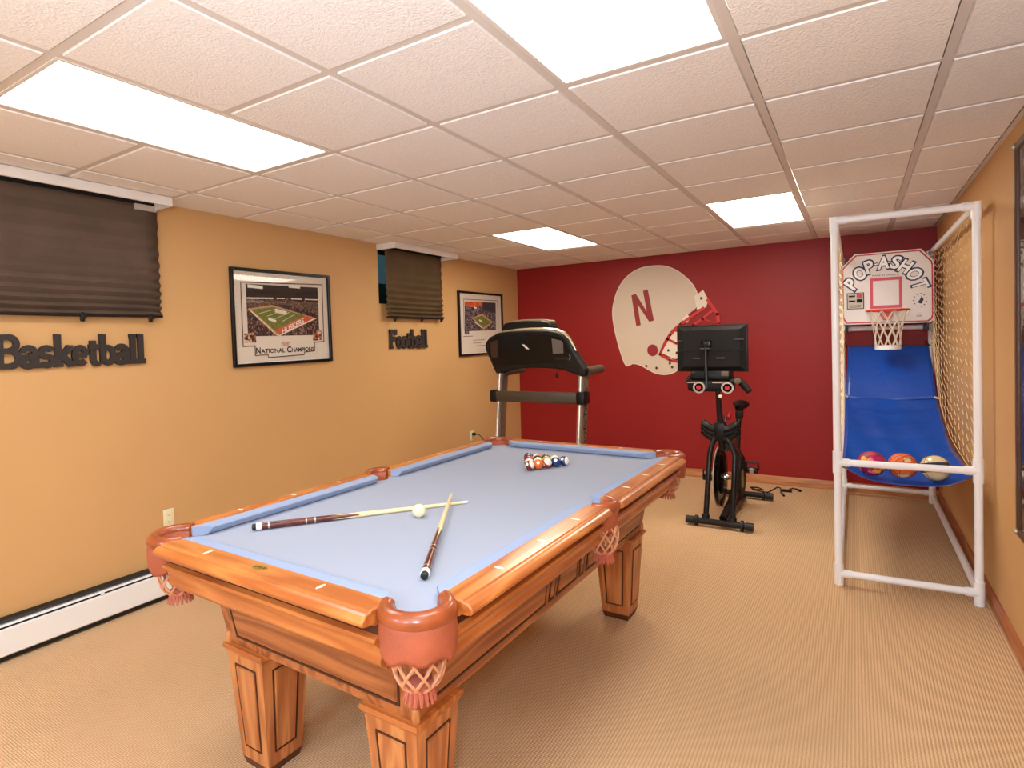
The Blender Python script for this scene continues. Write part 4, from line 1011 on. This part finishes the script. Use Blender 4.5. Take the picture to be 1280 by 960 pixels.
# weight cradles: two ribbed wings
for s in (-1, 1):
    def wing(u, v):
        x = .03 + .11 * u; z = .80 + .045 * u * u + .03 * (1 - v) - .11 * v * (1 - .25 * u)
        return l(-.975 + s * x, 5.34 + .03 * u + .012 * math.sin(v * PI * 7), z)
    ob = MB().grid(wing, 8, 28).build('weight_cradle', M['black'], bk, angle=60); so = ob.modifiers.new('thick', 'SOLIDIFY'); so.thickness = .03
MB().box(l(-1.02, 5.32, .70), l(-.93, 5.40, .86), .012, 2).build('cradle_mount', M['black'], bk)
# handlebar console under the screen
ob = MB().box(l(-1.245, 5.36, 1.120), l(-.875, 5.56, 1.215), .03, 3).build('handlebar_console', M['black_matte'], bk)
MB().box(l(-1.225, 5.40, 1.205), l(-.885, 5.56, 1.30), .03, 3).build('console_shelf', M['black'], bk)
for x in (-1.14, -.91):
    d_ = MB().lathe([(.050, -.006), (.050, .006), (.036, .008), (.036, -.006)], l(x, 5.352, 1.158), 'Y', 28).build('weight_end', M['silver'], bk)
    MB().lathe([(.036, -.004), (.036, .006), (.020, .008)], l(x, 5.350, 1.158), 'Y', 24).build('weight_face', M['black'], d_)
    MB().lathe([(.020, -.008), (.018, .004), (.006, .006)], l(x, 5.343, 1.158), 'Y', 18).build('weight_dot', M['red_plastic'], d_)
MB().box(l(-1.24, 5.352, 1.195), l(-1.17, 5.362, 1.203)).build('grey_strip', M['silver'], bk); MB().box(l(-1.03, 5.352, 1.197), l(-.945, 5.362, 1.205)).build('grey_strip', M['silver'], bk)
MB().box(l(-.965, 5.388, 1.255), l(-.905, 5.40, 1.295), .004).build('vent', M['taupe'], bk)
MB().tube([l(-.89, 5.40, 1.20), l(-.84, 5.42, 1.225), l(-.80, 5.42, 1.19), l(-.745, 5.40, 1.125)], [.028, .03, .03, .026], 12).build('hand_grip', M['black_matte'], bk)
MB().lathe([(.01, -.02), (.026, -.016), (.026, .016), (.01, .02)], l(-.835, 5.395, 1.215), 'Y', 14).build('grip_cap', M['taupe'], bk)
MB().tube([l(-1.24, 5.42, 1.20), l(-1.28, 5.60, 1.22), l(-1.27, 5.78, 1.24)], .022, 10).build('hand_grip', M['black_matte'], bk)
MB().sphere(l(-.965, 5.33, 1.085), .016, 12, 8).build('screen_nut', M['ivory'], bk)
# screen, seen from behind
scn = MB(); mx0, mx1, mz0, mz1 = -1.345, -.760, 1.290, 1.700
back = MB().box(l(mx0, 5.455, mz0), l(mx1, 5.485, mz1), .006, 2).build('screen', M['black'], bk)
MB().hexa([l(mx0 + .06, 5.43, mz0 + .045), l(mx1 - .06, 5.43, mz0 + .045), l(mx1 - .012, 5.456, mz0 + .012), l(mx0 + .012, 5.456, mz0 + .012)],
          [l(mx0 + .06, 5.43, mz1 - .045), l(mx1 - .06, 5.43, mz1 - .045), l(mx1 - .012, 5.456, mz1 - .012), l(mx0 + .012, 5.456, mz1 - .012)]).build('back_shell', M['black_matte'], back, smooth=False)
MB().box(l(mx0 + .02, 5.425, 1.475), l(mx1 - .02, 5.4305, 1.479)).build('seam', M['black_gloss'], back)
for x0_, x1_ in ((mx0 + .012, mx0 + .05), (mx1 - .10, mx1 - .028)): MB().box(l(x0_, 5.424, 1.562), l(x1_, 5.436, 1.572), .002).build('side_vent', M['grey_dark'], back)
MB().box(l(-1.13, 5.395, 1.50), l(-1.045, 5.432, 1.565), .006, 2).build('hinge', M['black_gloss'], back)
MB().box(l(-1.135, 5.385, 1.485), l(-1.05, 5.41, 1.50), .004).build('hinge_bar', M['grey_dark'], back)
MB().tube([l(-1.09, 5.405, 1.52), l(-1.085, 5.375, 1.40), l(-1.08, 5.37, 1.15)], .014, 10).build('screen_stem', M['black_metal'], bk)
for x0_, x1_ in ((-1.205, -1.14), (-1.01, -.94)): MB().box(l(x0_, 5.424, 1.405), l(x1_, 5.434, 1.414), .002).build('port_label', M['taupe'], back)
for x in (-1.225, -1.09): MB().lathe([(.006, -.002), (.006, .002)], l(x, 5.429, 1.665), 'Y', 10).build('screw', M['black_gloss'], back)

pc = thing('power_cable', 'thin black power cable with an adapter lying on the carpet beside the bike', 'cable', (-.7, 6.7, 0))
lc = lambda x, y, z=.007: V(x + .7, y - 6.7, z)
MB().tube([lc(-.90, 6.50, .05), lc(-.87, 6.62), lc(-.80, 6.64), lc(-.86, 6.72), lc(-.93, 6.70), lc(-.90, 6.62), lc(-.80, 6.55), lc(-.75, 6.56), lc(-.72, 6.68), lc(-.69, 6.83), lc(-.66, 6.80), lc(-.645, 6.68), lc(-.62, 6.66), lc(-.55, 6.84), lc(-.50, 6.78)], .0055, 8).build('cord', M['black'], pc)
MB().tube([lc(-.645, 6.68), lc(-.635, 6.58), lc(-.61, 6.52)], .0055, 8).build('cord', M['black'], pc)
MB().box(lc(-.645, 6.66, 0), lc(-.545, 6.71, .022), .006, 2).build('adapter', M['black'], pc)
MB().tube([lc(-.52, 6.81, .010), lc(-.475, 6.735, .010)], [.009, .014], 8).build('plug', M['black'], pc)
MB().tube([lc(-.615, 6.54, .009), lc(-.60, 6.47, .010)], [.008, .011], 8).build('plug', M['black'], pc)

# ------------------------------------------------------------------ arcade basketball hoop
OX, OY = .25, 4.37
hp = thing('basketball_arcade_game', 'tall white pipe frame arcade basketball game with blue ball return', 'arcade game', (OX, OY, 0))
FL, FR, RL, RR = (-.098, 4.345), (.590, 4.385), (-.098, 6.80), (.588, 6.80)
RP = .0215
def pipe(name, a, b, r=RP):
    return MB().tube([l(*a), l(*b)], r, 16).build(name, M['pvc'], hp)
def fit(a, b, r=RP * 1.22):
    MB().tube([l(*a), l(*b)], r, 16).build('fitting', M['pvc'], hp)
ZTOP, ZMID, ZLOW = 2.300, .782, .075
for (x, y), n_ in ((FL, 'front_post'), (FR, 'front_post'), (RL, 'rear_post'), (RR, 'rear_post')):
    pipe(n_, (x, y, 0), (x, y, ZTOP))
    fit((x, y, ZTOP - .075), (x, y, ZTOP + .022)); fit((x, y, .005), (x, y, .14)) if n_ == 'front_post' else fit((x, y, .005), (x, y, .16))
for (x, y) in (FL, FR): fit((x, y, ZMID - .07), (x, y, ZMID + .07))
def hbar(a, b, z, name):
    d = (V(*b, 0) - V(*a, 0)).normalized() * .065
    pipe(name, (*a, z), (*b, z)); fit((*a, z), (a[0] + d.x, a[1] + d.y, z)); fit((*b, z), (b[0] - d.x, b[1] - d.y, z))
hbar(FL, FR, ZTOP, 'top_bar'); hbar(FL, FR, ZMID, 'middle_bar'); hbar(FL, FR, ZLOW, 'bottom_bar')
hbar(RL, RR, ZLOW + .02, 'bottom_bar'); hbar(RL, RR, 1.632, 'cross_bar')
hbar(FL, RL, ZTOP, 'side_bar'); hbar(FR, RR, ZTOP, 'side_bar'); hbar(FL, RL, ZLOW, 'bottom_bar'); hbar(FR, RR, ZLOW, 'bottom_bar')
# backboard
BYD = 6.50
def bp_(name, pts, m, y, th, parent): return MB().prism([l(p[0], y, p[1]) for p in pts], (0, -1, 0), th).build(name, m, parent, smooth=False)
outer = [(.010, 2.318), (-.085, 2.215), (-.098, 2.19), (-.098, 1.735), (-.090, 1.705), (-.070, 1.672), (.555, 1.668), (.582, 1.690), (.590, 1.72), (.590, 2.18), (.583, 2.212), (.500, 2.318)]
bx, bz = .246, 1.99
sc_ = lambda k, kk=None: [(bx + (a - bx) * k, bz + (b - bz) * (kk or k)) for a, b in outer]
bd = bp_('backboard', outer, M['board'], BYD + .02, .02, hp)
def ringplate(name, A, B, m, y, th, parent):
    mb = MB(); k = len(A)
    for i in range(k):
        j = (i + 1) % k; mb.prism([l(p[0], y, p[1]) for p in (A[i], A[j], B[j], B[i])], (0, -1, 0), th)
    return mb.build(name, m, parent, smooth=False)
ringplate('red_border', sc_(.975, .972), sc_(.945, .938), M['board_red'], BYD, .0015, bd)
sq_ = lambda a, b, c, d: [(a, c), (b, c), (b, d), (a, d)]
ringplate('target_square', sq_(.125, .362, 1.808, 2.088), sq_(.147, .340, 1.836, 2.060), M['board_pink'], BYD, .0015, bd)
pn = bp_('control_panel', sq_(-.055, .078, 1.813, 1.964), M['ink_black'], BYD, .003, bd)
bp_('panel_face', sq_(-.049, .072, 1.819, 1.958), mat('panel_grey', (198, 186, 170), 0.4), BYD - .003, .0015, pn)
for a, b, c_, d_, m in ((-.040, .010, 1.925, 1.940, 'ink_black'), (.022, .066, 1.915, 1.952, 'board_red'), (-.040, .010, 1.880, 1.895, 'ink_black'), (.022, .066, 1.872, 1.905, 'ink_black'), (-.035, .055, 1.840, 1.848, 'taupe'), (-.030, .050, 1.829, 1.834, 'taupe')):
    bp_('button', sq_(a, b, c_, d_), M[m], BYD - .0045, .0015, pn)
let = [('P', -.020, 2.045, 56), ('O', .048, 2.137, 38), ('P', .118, 2.192, 22), ('-', .172, 2.212, 10), ('A', .222, 2.222, 4), ('-', .272, 2.222, -4), ('S', .318, 2.214, -12), ('H', .388, 2.172, -28), ('O', .452, 2.100, -48), ('T', .492, 2.000, -68)]
for ch, x, z, an in let:
    for k, (off, m, y) in enumerate(((.085, 'navy', BYD - .001), (.034, 'letter_white', BYD - .0022))):
        if ch == 'T':
            g_ = .17 if k else .24                                     # letter drawn as one plain outline
            tp = [(-.5 + g_ / 9, .5 - g_), (-.5 + g_ / 9, .5), (.5, .5), (.5, .5 - g_), (g_ * .62, .5 - g_), (g_ * .62, -.5), (-g_ * .62, -.5), (-g_ * .62, .5 - g_)]
            tm_ = MB(); tm_.poly([(x_ + .15 * y_, y_, 0) for x_, y_ in tp]); me = tm_.mesh('letter', False)
        else: me = text_mesh(ch, 1.0, 0, off, shear=.15)
        if ch == '-': fit_mesh(me, .034 if not k else .022, .026 if not k else .012)
        else: fit_mesh(me, (.116 if ch in 'OAH' else .104) - (.026 if k else 0), .140 - (.026 if k else 0))
        a = math.radians(an); place_mesh(me, l(x, y, z), (math.cos(a), 0, math.sin(a)), (-math.sin(a), 0, math.cos(a)))
        link('lettering_outline' if not k else 'lettering', me, M[m], bd)
me = text_mesh('MADE IN AMERICA', 1, 0, 0); fit_mesh(me, .20, .014); place_mesh(me, l(.243, BYD - .001, 2.108), (1, 0, -.02), (0, 0, 1)); link('small_lettering', me, M['navy'], bd)
em = MB()                                                              # small leaping player emblem ringed by dots
for q in range(11):
    a = 2 * PI * q / 11 + .3; c0 = V(.489 + .046 * math.cos(a), BYD, 1.868 + .056 * math.sin(a)); em.prism([l(c0.x + dx, c0.y, c0.z + dz) for dx, dz in ((-.005, -.004), (.005, -.004), (.005, .004), (-.005, .004))], (0, -1, 0), .001)
em.prism([l(x, BYD, z) for x, z in ((.470, 1.845), (.500, 1.835), (.515, 1.872), (.500, 1.905), (.492, 1.880))], (0, -1, 0), .001)
em.build('emblem', M['navy'], bd, smooth=False)
for k in range(2): bp_('fine_print', sq_(.463, .503, 1.742 - k * .017, 1.748 - k * .017), M['taupe'], BYD, .001, bd)
for x in (-.06, .54): MB().box(l(x - .012, BYD + .02, 1.60), l(x + .012, BYD + .30, 1.70), .003).build('bracket', M['black'], bd)
for x in (-.05, .53): MB().tube([l(x, BYD + .02, 2.24), l(x, 6.79, 2.29)], .008, 8).build('brace', M['black'], bd)
# rim and its net
rc = l(.246, BYD - .19, 1.785); rr = .155
rm = MB().tube([rc + V(rr * math.cos(2 * PI * q / 36), rr * math.sin(2 * PI * q / 36), 0) for q in range(36)], .0085, 8, closed=True).build('rim', M['rim'], hp)
MB().prism([rc + V(-.075, .19 - .002, .012), rc + V(.075, .19 - .002, .012), rc + V(.06, .13, .004), rc + V(-.06, .13, .004)], (0, 0, -1), .012).build('rim_plate', M['rim'], rm)
MB().prism([rc + V(x, .186, z) for x, z in ((-.07, .012), (.07, .012), (.025, -.085), (-.025, -.085))], (0, -1, 0), .012).build('rim_bracket', M['rim'], rm, smooth=False)
mb = MB(); k = 10
for d in (-1, 1):
    for q in range(k):
        mb.tube([rc + V((rr * (1 - v) + .092 * v) * (1 - .16 * math.sin(PI * v)) * math.cos(2 * PI * q / k + d * 1.2 * v), (rr * (1 - v) + .092 * v) * (1 - .16 * math.sin(PI * v)) * math.sin(2 * PI * q / k + d * 1.2 * v), -.32 * v) for v in [w / 8 for w in range(9)]], .0042, 5)
mb.build('hoop_net', M['netw'], rm)
MB().lathe([(.086, -.018), (.096, -.018), (.096, .018), (.086, .018)], rc + V(0, 0, -.325), n=28).build('net_ring', M['pvc'], rm)
# ball return: two vinyl panels
KEY = [(4.375, .668), (4.44, .672), (4.52, .680), (4.70, .690), (5.0, .712), (5.3, .738), (5.6, .780), (5.9, .872), (6.08, .945), (6.22, 1.02)]
def curve(v):
    x = v * (len(KEY) - 1); i = min(int(x), len(KEY) - 2); f_ = x - i; a, b = KEY[i], KEY[i + 1]
    return a[0] + (b[0] - a[0]) * f_, a[1] + (b[1] - a[1]) * f_
def ramp(u, v):
    y, z = curve(v); s = 2 * u - 1
    edge = .050 * abs(s) ** 3 * (1 - v) + .010 * abs(s) ** 2
    hem = .045 * abs(s) ** 4 * max(0, 1 - v * 6)
    sag = -.02 * (1 - s * s) * math.sin(PI * v) + .006 * math.sin(9 * s + 14 * v) * math.sin(PI * v)
    return l(-.075 + .650 * u, y, z + edge + hem + sag)
ob = MB().grid(ramp, 24, 60).build('ball_return', M['vinyl'], hp, angle=180); so = ob.modifiers.new('thick', 'SOLIDIFY'); so.thickness = .003
def uppr(u, v):
    s = 2 * u - 1
    return l(-.068 + .640 * u + .006 * v * (1 - 2 * u) * 3, 6.20 + .40 * v - .05 * math.sin(PI * v), 1.025 + .44 * v + .012 * math.sin(3 * s) * (1 - v) - .035 * (1 - s * s) * (1 - v) ** 2)
ob = MB().grid(uppr, 20, 16).build('upper_panel', M['vinyl'], hp, angle=180); so = ob.modifiers.new('thick', 'SOLIDIFY'); so.thickness = .003
for x, y, z in ((-.072, 6.2, 1.03), (.572, 6.2, 1.03)): MB().tube([l(x - .02, y, z + .01), l(x + .02, y, z - .005)], .008, 6).build('tie', M['netw'], hp)
for x in (-.062, .560): MB().tube([l(x, 6.60, 1.46), l(x - .01, 6.79, 1.50)], .007, 6).build('strap', M['black'], hp)
# side nets: zigzag strands of string between the side bars and the ball return
def side_net(xf, xr, bow, name):
    mb = MB(); rows, cols = 23, 28
    def P(i, j):
        t = j / cols; y = 4.40 + (6.78 - 4.40) * t
        ybase = min(max(y, 4.375), 6.6)
        if y <= 6.22:
            zb = None
            for a, b in zip(KEY, KEY[1:]):
                if a[0] <= ybase <= b[0]: zb = a[1] + (b[1] - a[1]) * (ybase - a[0]) / (b[0] - a[0])
            zb = (zb or 1.02) + .06
        else: zb = 1.08 + (min(y, 6.6) - 6.22) * 1.0
        f = i / rows; z = (ZTOP - .02) * (1 - f) + zb * f
        z -= .05 * math.sin(PI * t) * (1 - f)                          # the net hangs a little slack
        x = xf + (xr - xf) * t + bow * math.sin(PI * t) * math.sin(PI * min(1, f * .9 + .05))
        return l(x + random.uniform(-.003, .003), y, z + random.uniform(-.004, .004))
    for i in range(rows + 1):
        mb.tube([P(i + (.5 if j % 2 else 0) * (0 if i == rows else 1), j) for j in range(cols + 1)], .0019, 3, caps=False)
    for j in range(1, cols + 1, 2):
        for i in range(rows):
            if (i + j // 2) % 2 == 0: continue
            mb.tube([P(i + .5, j), P(i + 1, min(j + 1, cols))], .0019, 3, caps=False)
    mb.build(name, M['net'], hp)
side_net(-.092, -.085, .006, 'side_net'); side_net(.583, .582, -.010, 'side_net')
for s, x in ((1, FL[0]), (-1, FR[0])): 
    pass
# the three small balls in the return
def small_ball(name, label, x, y, m, seams, rot):
    r = .078; z = .684 + r
    o = MB().sphere((0, 0, 0), r, 32, 20).build(name, m, None, angle=180); o.location = (x, y, z); o.rotation_euler = rot
    tag(o, label, 'basketball', 'balls in the ball return')
    mb = MB(); rs = r * 1.001
    circ = lambda f: mb.tube([f(2 * PI * q / 40) for q in range(40)], .0013, 5, closed=True)
    circ(lambda a: V(rs * math.cos(a), rs * math.sin(a), 0)); circ(lambda a: V(rs * math.cos(a), 0, rs * math.sin(a)))
    for s in (-1, 1):
        circ(lambda a: (V(.85 * math.cos(a), s * (.45 + .22 * math.cos(2 * a)), .85 * math.sin(a)).normalized() * rs))
    mb.build('seam', seams, o); return o
small_ball('basketball', 'pink and purple splash patterned mini basketball in the return', .083, 4.49, M['splash'], M['ink_line'], (.3, .2, .4))
b2 = small_ball('basketball', 'plain orange mini basketball between the patterned and the two-tone one', .243, 4.49, mat('orange_ball', (226, 104, 44), 0.5, bump=(300, .2, .002)), M['ink_line'], (.5, -.3, .6))
inv = b2.rotation_euler.to_matrix().inverted()
for dx, dz, w, h in ((.28, .62, .018, .018), (.02, -.62, .032, .018)):
    d = inv @ V(dx, -.72, dz).normalized(); x_ = (inv @ V(.93, 0, .35)); x_ = (x_ - d * x_.dot(d)).normalized(); y_ = d.cross(x_)
    mb = MB(); mb.grid(lambda u, v: (d * .078 + x_ * (u - .5) * 2 * w + y_ * (v - .5) * 2 * h * .8).normalized() * .0787, 5, 5); mb.build('label_patch', mat('pale_print', (236, 200, 150), 0.5), b2)
small_ball('basketball', 'cream and navy mini basketball at the right of the return', .404, 4.49, wedge('cream_navy_ball', (228, 204, 156), (36, 54, 78), .028), M['rubber'], (-.30, -.10, .1))

# ------------------------------------------------------------------ large frame on the right wall
rf = thing('framed_memorabilia', 'tall dark wood frame with glass on the right wall at the picture edge', 'framed display', (XR, 2.89, 1.54))
fh, fl_ = .905, .76
f = MB(); b = .035
for a, c in (((-fl_, -fh), (-fl_ + b, fh)), ((fl_ - b, -fh), (fl_, fh)), ((-fl_ + b, -fh), (fl_ - b, -fh + b)), ((-fl_ + b, fh - b), (fl_ - b, fh))): f.box((-.035, a[0], a[1]), (-.002, c[0], c[1]), .006)
f.build('frame', mat('walnut_frame', (84, 56, 38), 0.35), rf)
MB().box((-.010, -fl_ + .02, -fh + .02), (-.004, fl_ - .02, fh - .02)).build('backing', mat('charcoal_backing', (74, 70, 74), 0.8), rf, smooth=False)
for a, b_, z0_, z1_, m in ((.45, .71, .30, .42, 'gold_band'), (.45, .71, .20, .27, 'gold_band'), (.40, .70, -.40, .05, 'navy_field'), (.40, .70, -.85, -.45, 'grey_field')):
    mm = {'gold_band': (176, 134, 66), 'navy_field': (36, 42, 96), 'grey_field': (96, 92, 96)}[m]
    MB().box((-.0125, a, z0_), (-.010, b_, z1_)).build('printed_band', mat(m, mm, 0.7), rf, smooth=False)
MB().box((-.026, -fl_ + .03, -fh + .03), (-.023, fl_ - .03, fh - .03)).build('glass_sheet', M['glass'], rf, smooth=False)
for y in (-fl_ + .02, fl_ - .02):
    for z in (-fh + .02, fh - .02): MB().sphere((-.036, y, z), .014, 12, 8).build('corner_knob', M['gold_silver'], rf)
